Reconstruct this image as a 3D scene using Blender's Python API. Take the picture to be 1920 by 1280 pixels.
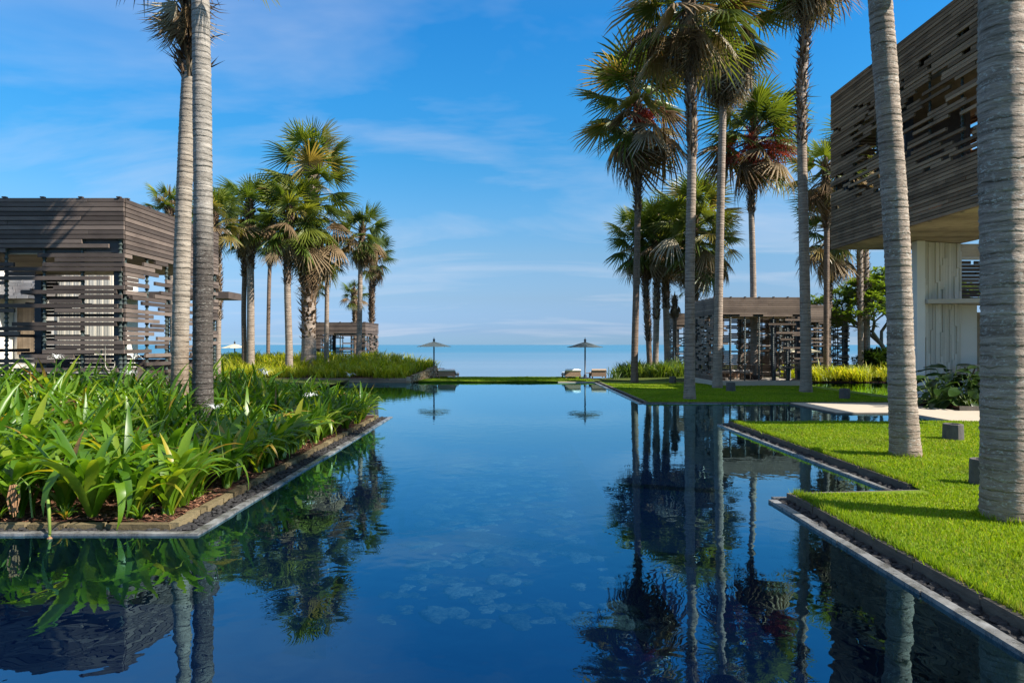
import bpy, math, random
import numpy as np
from mathutils import Vector, Matrix

R = math.radians
S = bpy.context.scene
COL = S.collection
for o in list(bpy.data.objects):
    bpy.data.objects.remove(o)

# ------------------------------------------------------------------ camera
CAM_H = 2.1
F_PX = 1280.0            # focal length in pixels of the 1920 wide photograph (24 mm)
HOR_Y = 646.0
cam = bpy.data.cameras.new('camera')
cam.lens = 24.0
cam.sensor_width = 36.0
cam.shift_y = 6.0 / 1920.0
cam.clip_start = 0.05
cam.clip_end = 400000.0
camo = bpy.data.objects.new('camera', cam)
COL.objects.link(camo)
camo.location = (0, 0, CAM_H)
camo.rotation_euler = (R(90), 0, 0)
S.camera = camo

# ------------------------------------------------------------------ sky
SUN_EL = R(39)
SUN_DIR = Vector((1.0, -0.36, 0)).normalized() * math.cos(SUN_EL)
SUN_DIR.z = math.sin(SUN_EL)
SUN_AZ = math.atan2(SUN_DIR.x, SUN_DIR.y)
W = bpy.data.worlds.new('World')
S.world = W
W.use_nodes = True
nt = W.node_tree
nt.nodes.clear()
def N(tree, kind, **kw):
    n = tree.nodes.new(kind)
    for k, v in kw.items():
        setattr(n, k, v)
    return n
out = N(nt, 'ShaderNodeOutputWorld')
bg = N(nt, 'ShaderNodeBackground')
bg.inputs['Strength'].default_value = 0.103
sky = N(nt, 'ShaderNodeTexSky', sky_type='NISHITA')
sky.sun_disc = False
sky.sun_elevation = SUN_EL
sky.sun_rotation = SUN_AZ
sky.altitude = 60.0
sky.air_density = 1.0
sky.dust_density = 0.35
sky.ozone_density = 1.6
hs = N(nt, 'ShaderNodeHueSaturation')
hs.inputs['Saturation'].default_value = 1.22
hs.inputs['Hue'].default_value = 0.497
nt.links.new(sky.outputs[0], hs.inputs['Color'])
# thin high cloud over the whole dome
tc = N(nt, 'ShaderNodeTexCoord')
sep = N(nt, 'ShaderNodeSeparateXYZ')
nt.links.new(tc.outputs['Generated'], sep.inputs[0])
def m(op, a, b=None, clamp=False):
    n = N(nt, 'ShaderNodeMath', operation=op)
    n.use_clamp = clamp
    for i, v in enumerate((a, b)):
        if v is None: continue
        if isinstance(v, (int, float)): n.inputs[i].default_value = v
        else: nt.links.new(v, n.inputs[i])
    return n.outputs[0]
den = m('ADD', m('MAXIMUM', sep.outputs[2], 0.0), 0.10)
cmb = N(nt, 'ShaderNodeCombineXYZ')
nt.links.new(m('DIVIDE', sep.outputs[0], den), cmb.inputs[0])
nt.links.new(m('DIVIDE', sep.outputs[1], den), cmb.inputs[1])
mp = N(nt, 'ShaderNodeMapping')
mp.inputs['Scale'].default_value = (0.42, 0.85, 1)
mp.inputs['Rotation'].default_value = (0, 0, R(14))
mp.inputs['Location'].default_value = (3.3, 4.9, 0)
nt.links.new(cmb.outputs[0], mp.inputs[0])
nz = N(nt, 'ShaderNodeTexNoise')
nz.inputs['Scale'].default_value = 1.0
nz.inputs['Detail'].default_value = 6
nz.inputs['Roughness'].default_value = 0.56
nz.inputs['Distortion'].default_value = 0.7
nt.links.new(mp.outputs[0], nz.inputs['Vector'])
wisps = m('MULTIPLY', m('SUBTRACT', nz.outputs[0], 0.485, True), 2.6, True)
mp2 = N(nt, 'ShaderNodeMapping')
mp2.inputs['Scale'].default_value = (1.1, 3.4, 1)
mp2.inputs['Rotation'].default_value = (0, 0, R(-9))
nt.links.new(cmb.outputs[0], mp2.inputs[0])
nz2 = N(nt, 'ShaderNodeTexNoise')
nz2.inputs['Scale'].default_value = 1.4
nz2.inputs['Detail'].default_value = 7
nz2.inputs['Roughness'].default_value = 0.6
nt.links.new(mp2.outputs[0], nz2.inputs['Vector'])
streak = m('MULTIPLY', m('SUBTRACT', nz2.outputs[0], 0.52, True), 1.3, True)
cl = m('MULTIPLY', m('ADD', m('MULTIPLY', wisps, 0.8), m('MULTIPLY', streak, wisps)), 0.8, True)
# extra cloud overhead, out of view, added as white fill light
fill_veil = m('MULTIPLY', m('MULTIPLY', m('SUBTRACT', sep.outputs[2], 0.46, True), 2.2, True), 0.55)
cl = m('ADD', cl, fill_veil, True)
mix = N(nt, 'ShaderNodeMixRGB')
nt.links.new(cl, mix.inputs[0])
# sky tint: pale blue horizon, azure above, whitened out of view for fill light, the same all round
tint = N(nt, 'ShaderNodeValToRGB')
nt.links.new(sep.outputs[2], tint.inputs[0])
el = tint.color_ramp.elements
stops = [(0.0, (.22, .41, .90)), (0.02, (.215, .345, .74)), (0.067, (.30, .378, .565)), (0.129, (.40, .49, .59)), (0.19, (.36, .58, .69)), (0.26, (.25, .63, .77)), (0.33, (.21, .685, .87)), (0.43, (.17, .70, .95)), (0.56, (.45, .84, 1.0)), (0.75, (1.0, 1.05, 1.04)), (1.0, (1.0, 1.05, 1.04))]
while len(el) < len(stops): el.new(0.5)
for e_, (p_, c_) in zip(el, stops):
    e_.position = p_; e_.color = c_ + (1,)
tm_ = N(nt, 'ShaderNodeMixRGB', blend_type='MULTIPLY')
tm_.inputs[0].default_value = 1.0
nt.links.new(hs.outputs[0], tm_.inputs[1]); nt.links.new(tint.outputs[0], tm_.inputs[2])
nt.links.new(tm_.outputs[0], mix.inputs[1])
mix.inputs[2].default_value = (3.3, 3.45, 3.9, 1)
nt.links.new(mix.outputs[0], bg.inputs['Color'])
nt.links.new(bg.outputs[0], out.inputs[0])

# ------------------------------------------------------------------ sun
sl = bpy.data.lights.new('sun', 'SUN')
sl.energy = 4.6
sl.angle = R(0.55)
sl.color = (1.0, 0.93, 0.82)
so = bpy.data.objects.new('sun', sl)
COL.objects.link(so)
so.location = (30, -20, 40)
so.rotation_euler = (-SUN_DIR).to_track_quat('-Z', 'Y').to_euler()

S.view_settings.view_transform = 'Standard'
S.view_settings.look = 'None'
S.view_settings.gamma = 1.0
S.view_settings.exposure = 1.18
S.render.engine = 'CYCLES'
S.cycles.max_bounces = 10
S.cycles.diffuse_bounces = 6
S.cycles.transparent_max_bounces = 12
S.cycles.use_denoising = True
S.cycles.caustics_reflective = False
S.cycles.caustics_refractive = False

# ------------------------------------------------------------------ helpers
def at(x, y, D):
    """point seen at pixel (x, y) of the photograph at distance D along the view"""
    return Vector(((x - 960.0) * D / F_PX, D, CAM_H - (y - HOR_Y) * D / F_PX))
def dist(y, z=0.0):
    return (CAM_H - z) * F_PX / (y - HOR_Y)
def sm(t):
    t = max(0.0, min(1.0, t))
    return t * t * (3 - 2 * t)

class MB:
    def __init__(s):
        s.v = []; s.f = []
    def add(s, vs, fs):
        n = len(s.v)
        s.v.extend([tuple(p) for p in vs]); s.f.extend([tuple(i + n for i in f) for f in fs])
        return s
    def box(s, c, d, rz=0.0, taper=0.0):
        hx, hy, hz = d[0] / 2, d[1] / 2, d[2] / 2
        ca, sa = math.cos(rz), math.sin(rz)
        vs = []
        for z in (-hz, hz):
            k = 1 - taper if z > 0 else 1
            for (x, y) in ((-hx, -hy), (hx, -hy), (hx, hy), (-hx, hy)):
                x *= k; y *= k
                vs.append((c[0] + x * ca - y * sa, c[1] + x * sa + y * ca, c[2] + z))
        return s.add(vs, [(3, 2, 1, 0), (4, 5, 6, 7), (0, 1, 5, 4), (1, 2, 6, 5), (2, 3, 7, 6), (3, 0, 4, 7)])
    def box2(s, x0, x1, y0, y1, z0, z1):
        return s.box(((x0 + x1) / 2, (y0 + y1) / 2, (z0 + z1) / 2), (x1 - x0, y1 - y0, z1 - z0))
    def tube(s, pts, rad, n=8, cap=True):
        pts = [Vector(p) for p in pts]
        if isinstance(rad, (int, float)): rad = [rad] * len(pts)
        base = len(s.v)
        up = Vector((0.03, 1, 0.02))
        for i, p in enumerate(pts):
            t = (pts[min(i + 1, len(pts) - 1)] - pts[max(i - 1, 0)])
            t = t.normalized() if t.length > 1e-9 else Vector((0, 0, 1))
            a = t.cross(up)
            if a.length < 1e-3: a = t.cross(Vector((1, 0, 0)))
            a.normalize(); b = t.cross(a)
            for k in range(n):
                an = 2 * math.pi * k / n
                s.v.append(tuple(p + (a * math.cos(an) + b * math.sin(an)) * rad[i]))
        for i in range(len(pts) - 1):
            for k in range(n):
                k2 = (k + 1) % n
                s.f.append((base + i * n + k, base + i * n + k2, base + (i + 1) * n + k2, base + (i + 1) * n + k))
        if cap:
            s.f.append(tuple(base + k for k in range(n)))
            s.f.append(tuple(base + (len(pts) - 1) * n + k for k in reversed(range(n))))
        return s
    def lathe(s, prof, n=12, c=(0, 0, 0), wob=None):
        base = len(s.v)
        for (r, z) in prof:
            for k in range(n):
                an = 2 * math.pi * k / n
                q = r * (wob(an) if wob else 1)
                s.v.append((c[0] + q * math.cos(an), c[1] + q * math.sin(an), c[2] + z))
        for i in range(len(prof) - 1):
            for k in range(n):
                k2 = (k + 1) % n
                s.f.append((base + i * n + k, base + i * n + k2, base + (i + 1) * n + k2, base + (i + 1) * n + k))
        s.f.append(tuple(base + k for k in reversed(range(n))))
        s.f.append(tuple(base + (len(prof) - 1) * n + k for k in range(n)))
        return s
    def poly(s, pts, z0, z1):
        """prism over a polygon given counter-clockwise"""
        n = len(pts)
        vs = [(p[0], p[1], z0) for p in pts] + [(p[0], p[1], z1) for p in pts]
        fs = [tuple(range(n, 2 * n)), tuple(reversed(range(n)))]
        for i in range(n):
            j = (i + 1) % n
            fs.append((i, j, n + j, n + i))
        return s.add(vs, fs)
    def mesh(s, name, mat=None, smooth=False):
        me = bpy.data.meshes.new(name)
        me.from_pydata(s.v, [], s.f)
        me.update()
        if smooth:
            me.polygons.foreach_set('use_smooth', [True] * len(me.polygons))
        if mat: me.materials.append(mat)
        return me

def obj(name, me, parent=None, loc=(0, 0, 0), rot=(0, 0, 0), scale=(1, 1, 1)):
    o = bpy.data.objects.new(name, me)
    COL.objects.link(o)
    o.location = loc; o.rotation_euler = rot; o.scale = scale
    if parent is not None: o.parent = parent
    return o
def tag(o, label, cat, group=None):
    o['label'] = label; o['category'] = cat
    if group: o['group'] = group
    return o
def thing(name, label, cat, loc=(0, 0, 0), rz=0.0, group=None):
    return tag(obj(name, None, None, loc, (0, 0, rz)), label, cat, group)
def struct(name, me, kind='structure'):
    o = obj(name, me); o['kind'] = kind
    return o
def copy_tree(o, parent=None):
    c = o.copy(); COL.objects.link(c); c.parent = parent
    for ch in list(KIDS.get(o.name, [])) or list(o.children):
        copy_tree(ch, c)
    return c
KIDS = {}

# ------------------------------------------------------------------ materials
class Mat:
    def __init__(s, name):
        s.m = bpy.data.materials.new(name); s.m.use_nodes = True
        s.t = s.m.node_tree; s.t.nodes.clear()
        s.out = s.n('ShaderNodeOutputMaterial')
    def n(s, kind, **kw): return N(s.t, kind, **kw)
    def l(s, a, b): s.t.links.new(a, b)
    def val(s, sock, v):
        if isinstance(v, (int, float)): sock.default_value = v
        elif isinstance(v, (tuple, list)): sock.default_value = tuple(v) if len(v) == len(sock.default_value) else tuple(v) + (1,)
        else: s.l(v, sock)
    def math(s, op, a, b=0.0, c=None, clamp=False):
        n = s.n('ShaderNodeMath', operation=op); n.use_clamp = clamp
        s.val(n.inputs[0], a); s.val(n.inputs[1], b)
        if c is not None: s.val(n.inputs[2], c)
        return n.outputs[0]
    def coord(s, which='Object', scale=(1, 1, 1), rot=(0, 0, 0)):
        t = s.n('ShaderNodeTexCoord'); mp = s.n('ShaderNodeMapping')
        s.l(t.outputs[which], mp.inputs[0])
        mp.inputs['Scale'].default_value = scale; mp.inputs['Rotation'].default_value = rot
        return mp.outputs[0]
    def pos(s, scale=(1, 1, 1)):
        g = s.n('ShaderNodeNewGeometry'); mp = s.n('ShaderNodeMapping')
        s.l(g.outputs['Position'], mp.inputs[0]); mp.inputs['Scale'].default_value = scale
        return mp.outputs[0]
    def noise(s, vec, scale, detail=4, rough=0.55, dist=0.0):
        n = s.n('ShaderNodeTexNoise'); s.l(vec, n.inputs['Vector'])
        n.inputs['Scale'].default_value = scale; n.inputs['Detail'].default_value = detail
        n.inputs['Roughness'].default_value = rough; n.inputs['Distortion'].default_value = dist
        return n.outputs[0]
    def voro(s, vec, scale, feature='F1', outp='Distance'):
        n = s.n('ShaderNodeTexVoronoi', feature=feature); s.l(vec, n.inputs['Vector'])
        n.inputs['Scale'].default_value = scale
        return n.outputs[outp]
    def ramp(s, fac, stops):
        n = s.n('ShaderNodeValToRGB'); s.val(n.inputs[0], fac)
        e = n.color_ramp.elements
        while len(e) < len(stops): e.new(0.5)
        for el, (p, c) in zip(e, stops):
            el.position = p; el.color = tuple(c) + (1,) if len(c) == 3 else c
        return n.outputs[0]
    def mix(s, fac, a, b, mode='MIX'):
        n = s.n('ShaderNodeMixRGB', blend_type=mode)
        s.val(n.inputs[0], fac); s.val(n.inputs[1], a); s.val(n.inputs[2], b)
        return n.outputs[0]
    def rnd(s):
        return s.n('ShaderNodeObjectInfo').outputs['Random']
    def island(s):
        return s.n('ShaderNodeNewGeometry').outputs['Random Per Island']
    def bump(s, h, strength=0.3, dist=0.02):
        n = s.n('ShaderNodeBump'); s.val(n.inputs['Height'], h)
        n.inputs['Strength'].default_value = strength; n.inputs['Distance'].default_value = dist
        return n.outputs[0]
    def pbr(s, col, rough=0.7, spec=0.4, bump=None, metal=0.0):
        p = s.n('ShaderNodeBsdfPrincipled')
        s.val(p.inputs['Base Color'], col); s.val(p.inputs['Roughness'], rough)
        p.inputs['Specular IOR Level'].default_value = spec; p.inputs['Metallic'].default_value = metal
        if bump is not None: s.l(bump, p.inputs['Normal'])
        return p.outputs[0]
    def done(s, sh):
        s.l(sh, s.out.inputs[0]); return s.m

def leaf_mat(name, stops, trans_gain=1.7, trans=0.35, rough=0.42, use_island=True, spec=0.35, vein=0.0):
    M = Mat(name)
    r = M.rnd()
    if use_island:
        r = M.math('FRACT', M.math('ADD', M.math('MULTIPLY', r, 7.31), M.island()))
    col = M.ramp(r, stops)
    big = M.noise(M.pos(), 1.3, 3)
    col = M.mix(M.math('MULTIPLY', big, 0.5), col, M.mix(1.0, col, (0.62, 0.72, 0.6), 'MULTIPLY'))
    fine = M.noise(M.coord('Object', (14, 14, 14)), 2.0, 3)
    col = M.mix(0.35, col, M.mix(fine, (0.35, 0.35, 0.3), (1.5, 1.45, 1.2)), 'MULTIPLY')
    p = M.pbr(col, rough, spec)
    t = M.n('ShaderNodeBsdfTranslucent')
    M.l(M.mix(1.0, col, (trans_gain * 1.25, trans_gain * 1.1, trans_gain * 0.45), 'MULTIPLY'), t.inputs[0])
    x = M.n('ShaderNodeMixShader'); x.inputs[0].default_value = trans
    M.l(p, x.inputs[1]); M.l(t.outputs[0], x.inputs[2])
    return M.done(x.outputs[0])

def wood_mat(name, a, b, c, rough=0.75, grain=1.0):
    M = Mat(name)
    col = M.ramp(M.rnd(), [(0.0, a), (0.5, b), (1.0, c)])
    g = M.noise(M.pos((3.5, 3.5, 60)), 1.0, 5, 0.6)
    col = M.mix(0.55 * grain, col, M.mix(g, (0.35, 0.34, 0.34), (1.55, 1.5, 1.45)), 'MULTIPLY')
    st = M.noise(M.pos((1.1, 1.1, 1.6)), 1.0, 4)
    col = M.mix(M.math('MULTIPLY', M.math('SUBTRACT', st, 0.48, clamp=True), 3.0, clamp=True), col,
                M.mix(1.0, col, (0.45, 0.43, 0.44), 'MULTIPLY'))
    return M.done(M.pbr(col, rough, 0.25, M.bump(g, 0.35, 0.01)))

def plain(name, col, rough=0.6, var=0.25, scale=6.0, spec=0.4, metal=0.0, bump=0.2):
    M = Mat(name)
    n = M.noise(M.coord('Object'), scale, 5)
    k = M.mix(n, tuple(1 - var for _ in range(3)), tuple(1 + var for _ in range(3)))
    c = M.mix(1.0, col, k, 'MULTIPLY')
    return M.done(M.pbr(c, rough, spec, M.bump(M.noise(M.coord('Object'), scale * 7, 3), bump, 0.01), metal))

MT = {}
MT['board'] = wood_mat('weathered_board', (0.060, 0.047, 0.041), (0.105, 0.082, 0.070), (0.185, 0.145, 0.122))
MT['board_light'] = wood_mat('lit_board', (0.13, 0.098, 0.076), (0.19, 0.145, 0.115), (0.27, 0.205, 0.16))  # paler copy of the boards, sunlight put into the colour
MT['board_house'] = wood_mat('house_board', (0.135, 0.085, 0.048), (0.22, 0.142, 0.084), (0.33, 0.222, 0.138))
MT['board_tan'] = wood_mat('tan_board', (0.22, 0.165, 0.11), (0.29, 0.22, 0.15), (0.36, 0.28, 0.19))
MT['soffit'] = wood_mat('soffit_board', (0.34, 0.27, 0.19), (0.42, 0.34, 0.24), (0.48, 0.39, 0.28))
MT['post'] = plain('dark_steel', (0.03, 0.034, 0.042), 0.45, 0.3)
MT['spool'] = plain('bronze_spool', (0.045, 0.060, 0.055), 0.45, 0.4, 20)
MT['roofing'] = plain('roofing', (0.10, 0.09, 0.085), 0.9)
MT['plaster'] = plain('plaster', (0.72, 0.68, 0.61), 0.9, 0.08, 1.2, bump=0.08)
_b = Mat('cream_batten')
_c = _b.ramp(_b.rnd(), [(0.0, (0.50, 0.46, 0.385)), (0.5, (0.58, 0.535, 0.45)), (1.0, (0.66, 0.615, 0.53))])
_n = _b.noise(_b.pos((6, 6, 1.5)), 1.0, 5)
MT['batten'] = _b.done(_b.pbr(_b.mix(0.25, _c, _b.mix(_n, (0.6, 0.58, 0.55), (1.2, 1.2, 1.2)), 'MULTIPLY'), 0.85, 0.2))
MT['concrete'] = plain('concrete', (0.46, 0.41, 0.34), 0.9, 0.12, 2.0, bump=0.15)
MT['dark_stone'] = plain('lava_stone', (0.026, 0.024, 0.024), 0.85, 0.5, 9, bump=0.6)
MT['slate'] = wood_mat('slate_strip', (0.16, 0.16, 0.165), (0.24, 0.24, 0.245), (0.33, 0.32, 0.32), grain=0.5)
# ------------------------------------------------------------------ setting materials
def lawn_mat():
    M = Mat('lawn')
    p = M.pos()
    a = M.noise(p, 0.55, 3); b = M.noise(p, 9.0, 4); c = M.noise(p, 70.0, 3)
    col = M.mix(a, (0.085, 0.145, 0.006), (0.155, 0.215, 0.010))
    col = M.mix(M.math('MULTIPLY', b, 0.55), col, (0.18, 0.25, 0.012))
    col = M.mix(0.6, col, M.mix(c, (0.45, 0.45, 0.4), (1.5, 1.5, 1.4)), 'MULTIPLY')
    dry = M.math('MULTIPLY', M.math('SUBTRACT', M.noise(p, 1.1, 5, 0.65), 0.62, clamp=True), 4.0, clamp=True)
    col = M.mix(M.math('MULTIPLY', dry, 0.5), col, (0.20, 0.15, 0.05))
    return M.done(M.pbr(col, 0.8, 0.2, M.bump(c, 0.8, 0.03)))
MT['lawn'] = lawn_mat()
def soil_mat():
    M = Mat('mulch')
    p = M.pos()
    v = M.voro(p, 22.0, outp='Color'); n = M.noise(p, 40, 4)
    col = M.mix(n, (0.035, 0.016, 0.010), (0.14, 0.07, 0.042))
    col = M.mix(0.5, col, v, 'MULTIPLY')
    return M.done(M.pbr(col, 0.95, 0.15, M.bump(n, 1.0, 0.05)))
MT['soil'] = soil_mat()
def ground_mat():
    M = Mat('scrub_ground')
    p = M.pos()
    a = M.noise(p, 0.4, 4); b = M.noise(p, 14.0, 4)
    col = M.mix(a, (0.035, 0.07, 0.012), (0.12, 0.13, 0.03))
    col = M.mix(0.6, col, M.mix(b, (0.4, 0.4, 0.4), (1.5, 1.5, 1.4)), 'MULTIPLY')
    return M.done(M.pbr(col, 0.95, 0.1, M.bump(b, 0.8, 0.08)))
MT['ground'] = ground_mat()
def water_mat():
    M = Mat('pool_water')
    p = M.pos()
    w = M.noise(p, 2.6, 2, 0.5, 0.4)
    w2 = M.noise(M.pos((1.0, 0.55, 1)), 8.5, 2, 0.45, 0.6)
    calm = M.math('MULTIPLY', M.math('SUBTRACT', M.noise(p, 0.33, 2), 0.36, clamp=True), 2.6, clamp=True)
    h = M.math('ADD', w, M.math('MULTIPLY', M.math('MULTIPLY', w2, calm), 0.42))
    b = M.n('ShaderNodeBump'); M.l(h, b.inputs['Height'])
    b.inputs['Strength'].default_value = 1.0; b.inputs['Distance'].default_value = 0.0023
    fr = M.n('ShaderNodeFresnel'); fr.inputs['IOR'].default_value = 1.95; M.l(b.outputs[0], fr.inputs['Normal'])
    g = M.n('ShaderNodeBsdfGlossy'); g.inputs['Roughness'].default_value = 0.0
    g.inputs['Color'].default_value = (0.48, 0.85, 1.0, 1)
    M.l(b.outputs[0], g.inputs['Normal'])
    t = M.n('ShaderNodeBsdfTransparent'); t.inputs[0].default_value = (0.30, 0.52, 0.72, 1)
    back = M.n('ShaderNodeNewGeometry').outputs['Backfacing']
    fac = M.math('ADD', M.math('MULTIPLY', M.math('MULTIPLY', fr.outputs[0], 1.35, clamp=True), M.math('SUBTRACT', 1.0, back)), M.math('MULTIPLY', back, 0.06))
    x = M.n('ShaderNodeMixShader'); M.l(fac, x.inputs[0])
    M.l(t.outputs[0], x.inputs[1]); M.l(g.outputs[0], x.inputs[2])
    return M.done(x.outputs[0])
MT['water'] = water_mat()
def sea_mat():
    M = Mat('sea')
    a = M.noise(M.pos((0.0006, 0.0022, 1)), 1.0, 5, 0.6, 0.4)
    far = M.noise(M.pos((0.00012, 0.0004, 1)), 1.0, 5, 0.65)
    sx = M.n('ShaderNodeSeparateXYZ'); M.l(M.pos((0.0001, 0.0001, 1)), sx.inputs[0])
    refl_fade = M.math('ADD', M.math('MULTIPLY', M.math('SUBTRACT', sx.outputs[1], 0.22), 2.2), M.math('MULTIPLY', M.math('SUBTRACT', far, 0.5), 2.4), clamp=True)  # cloud reflection fading with distance, put into the sea colour
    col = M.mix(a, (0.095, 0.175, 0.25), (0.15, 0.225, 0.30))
    col = M.mix(M.math('MULTIPLY', refl_fade, 0.9), col, M.mix(far, (0.020, 0.13, 0.23), (0.06, 0.19, 0.28)))
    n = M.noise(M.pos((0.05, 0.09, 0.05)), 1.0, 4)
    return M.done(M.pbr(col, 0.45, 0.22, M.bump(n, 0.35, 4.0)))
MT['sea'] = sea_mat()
def floor_mat():
    M = Mat('pool_tile')
    n = M.noise(M.pos(), 0.9, 4)
    col = M.mix(n, (0.0003, 0.0045, 0.020), (0.0005, 0.0075, 0.031))
    return M.done(M.pbr(col, 0.7, 0.2))
MT['pool_floor'] = floor_mat()
def rim_mat():
    M = Mat('wet_stone')
    n = M.noise(M.pos(), 3.2, 7, 0.7)
    k = M.math('MULTIPLY', M.math('SUBTRACT', n, 0.34), 3.2, clamp=True)
    col = M.mix(k, (0.045, 0.042, 0.040), (0.26, 0.26, 0.255))
    sx = M.n('ShaderNodeSeparateXYZ'); M.l(M.pos(), sx.inputs[0])        # darker below the waterline
    col = M.mix(M.math('MULTIPLY', M.math('LESS_THAN', sx.outputs[2], -0.004), 0.9), col, (0.010, 0.013, 0.009))
    return M.done(M.pbr(col, M.math('ADD', M.math('MULTIPLY', k, 0.35), 0.12), 0.6, M.bump(n, 0.5, 0.03)))
MT['rim'] = rim_mat()
def kerb_mat():
    M = Mat('kerb_block')
    n = M.noise(M.pos(), 11, 6, 0.7)
    col = M.ramp(M.rnd(), [(0.0, (0.085, 0.064, 0.036)), (0.5, (0.14, 0.108, 0.060)), (1.0, (0.21, 0.165, 0.095))])
    col = M.mix(0.7, col, M.mix(n, (0.3, 0.3, 0.28), (1.6, 1.6, 1.5)), 'MULTIPLY')
    return M.done(M.pbr(col, 0.9, 0.2, M.bump(n, 0.8, 0.03)))
MT['kerb'] = kerb_mat()
MT['kerb_dark'] = plain('dark_curb', (0.105, 0.088, 0.068), 0.9, 0.75, 3, bump=0.9)
MT['curb_stone'] = plain('curb_stone', (0.115, 0.098, 0.078), 0.85, 0.6, 4, bump=0.7)
MT['path'] = plain('path_slab', (0.44, 0.375, 0.29), 0.9, 0.10, 1.3, bump=0.15)
def sunk_mat():
    M = Mat('sunk_stone')
    p = M.pos(); n = M.noise(p, 5.0, 6, 0.7); n2 = M.noise(p, 26.0, 4, 0.7)
    k = M.math('MULTIPLY', M.math('SUBTRACT', M.math('ADD', M.math('MULTIPLY', n, 0.7), M.math('MULTIPLY', n2, 0.4)), 0.44), 4.0, clamp=True)
    col = M.mix(k, (0.001, 0.006, 0.016), M.ramp(M.rnd(), [(0, (0.08, 0.07, 0.045)), (0.6, (0.15, 0.13, 0.085)), (1, (0.24, 0.195, 0.13))]))
    return M.done(M.pbr(col, 0.9, 0.1, M.bump(n2, 0.8, 0.03)))
MT['sunk_stone'] = sunk_mat()

# ------------------------------------------------------------------ sea, ground, pool
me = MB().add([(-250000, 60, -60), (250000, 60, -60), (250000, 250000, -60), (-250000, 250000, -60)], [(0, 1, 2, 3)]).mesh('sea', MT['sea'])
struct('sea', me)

def cliff_edge(x):
    return 42.6 + 22 * sm((abs(x + 0.2) - 5.7) / 5.5)
def ground_z(x, y):
    e = cliff_edge(x) + 0.6 * math.sin(x * 1.7) + 0.5 * math.sin(x * 0.63 + 1)
    z = 0.07 + 0.18 * sm((abs(x) - 7) / 6) + 0.03 * math.sin(x * 1.3 + y)
    if y > e:
        z -= min(66.0, (y - e) * 1.9 + 0.25 * (y - e) ** 1.5)
    return z
def build_ground():
    xs = sorted(set([round(v, 2) for v in list(np.arange(-92, 92.1, 2.0)) + list(np.arange(-10, 24, 0.5))] + [-9.0, 22.0]))
    ys = sorted(set([round(v, 2) for v in list(np.arange(0, 36, 2.0)) + list(np.arange(38, 68, 0.8)) + list(np.arange(68, 130, 3.0))] + [19.5, 37.9]))
    idx = {}; B = MB()
    for j, y in enumerate(ys):
        for i, x in enumerate(xs):
            idx[i, j] = len(B.v); B.v.append((x, y, ground_z(x, y)))
    for j in range(len(ys) - 1):
        for i in range(len(xs) - 1):
            cx = (xs[i] + xs[i + 1]) / 2; cy = (ys[j] + ys[j + 1]) / 2
            if cy < 37.9 and -9 < cx < 22: continue
            if cy < 19.5 and cx < 0: continue
            B.f.append((idx[i, j], idx[i + 1, j], idx[i + 1, j + 1], idx[i, j + 1]))
    return B.mesh('ground', MT['ground'], True)
struct('ground', build_ground())

FLOOR_Z = -0.75
pool_floor = struct('pool_floor', MB().box2(-60, 24, -12, 37.92, FLOOR_Z - 0.3, FLOOR_Z).mesh('pool_floor', MT['pool_floor']))
struct('pool_water', MB().add([(-60, -12, 0), (22.4, -12, 0), (22.4, 37.96, 0), (-60, 37.96, 0)], [(0, 1, 2, 3)]).mesh('pool_water', MT['water']))
rng = random.Random(5)
# flat stones lying on the pool floor
stone_meshes = []
for k in range(6):
    B = MB(); n = 17
    ph = rng.random() * 6
    w = lambda a, ph=ph: 1 + 0.26 * math.sin(2 * a + ph) + 0.20 * math.sin(3 * a + 2 * ph) + 0.14 * math.sin(5 * a + ph) + 0.08 * math.sin(8 * a)
    B.lathe([(0.96, 0.0), (1.0, 0.08), (0.82, 0.17), (0.4, 0.2 + 0.05 * rng.random())], n, wob=w)
    stone_meshes.append(B.mesh('stone', MT['sunk_stone'], True))
placed = []
for k in range(4000):
    if len(placed) >= 290: break
    y = 7.0 + 10.5 * rng.random() ** 1.15; x = rng.uniform(-1.4, 1.25) - 0.02 * (y - 7)
    s = rng.uniform(0.06, 0.22) if rng.random() < 0.5 else rng.uniform(0.05, 0.12)
    if any((x - a) ** 2 + ((y - b)) ** 2 < (0.66 * (s + c)) ** 2 for a, b, c in placed): continue
    placed.append((x, y, s))
    obj('stone', stone_meshes[k % 6], pool_floor, (x, y, FLOOR_Z - 0.01), (0, 0, rng.random() * 6), (s * 1.25, s, s * 0.9))
# trough sides the stones lie between
for x in (-1.75, 1.6):
    obj('trough_wall', MB().box2(x - 0.06, x + 0.06, 6.2, 18, FLOOR_Z - 0.02, FLOOR_Z + 0.28).mesh('trough_wall', MT['pool_floor']), pool_floor)

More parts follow.
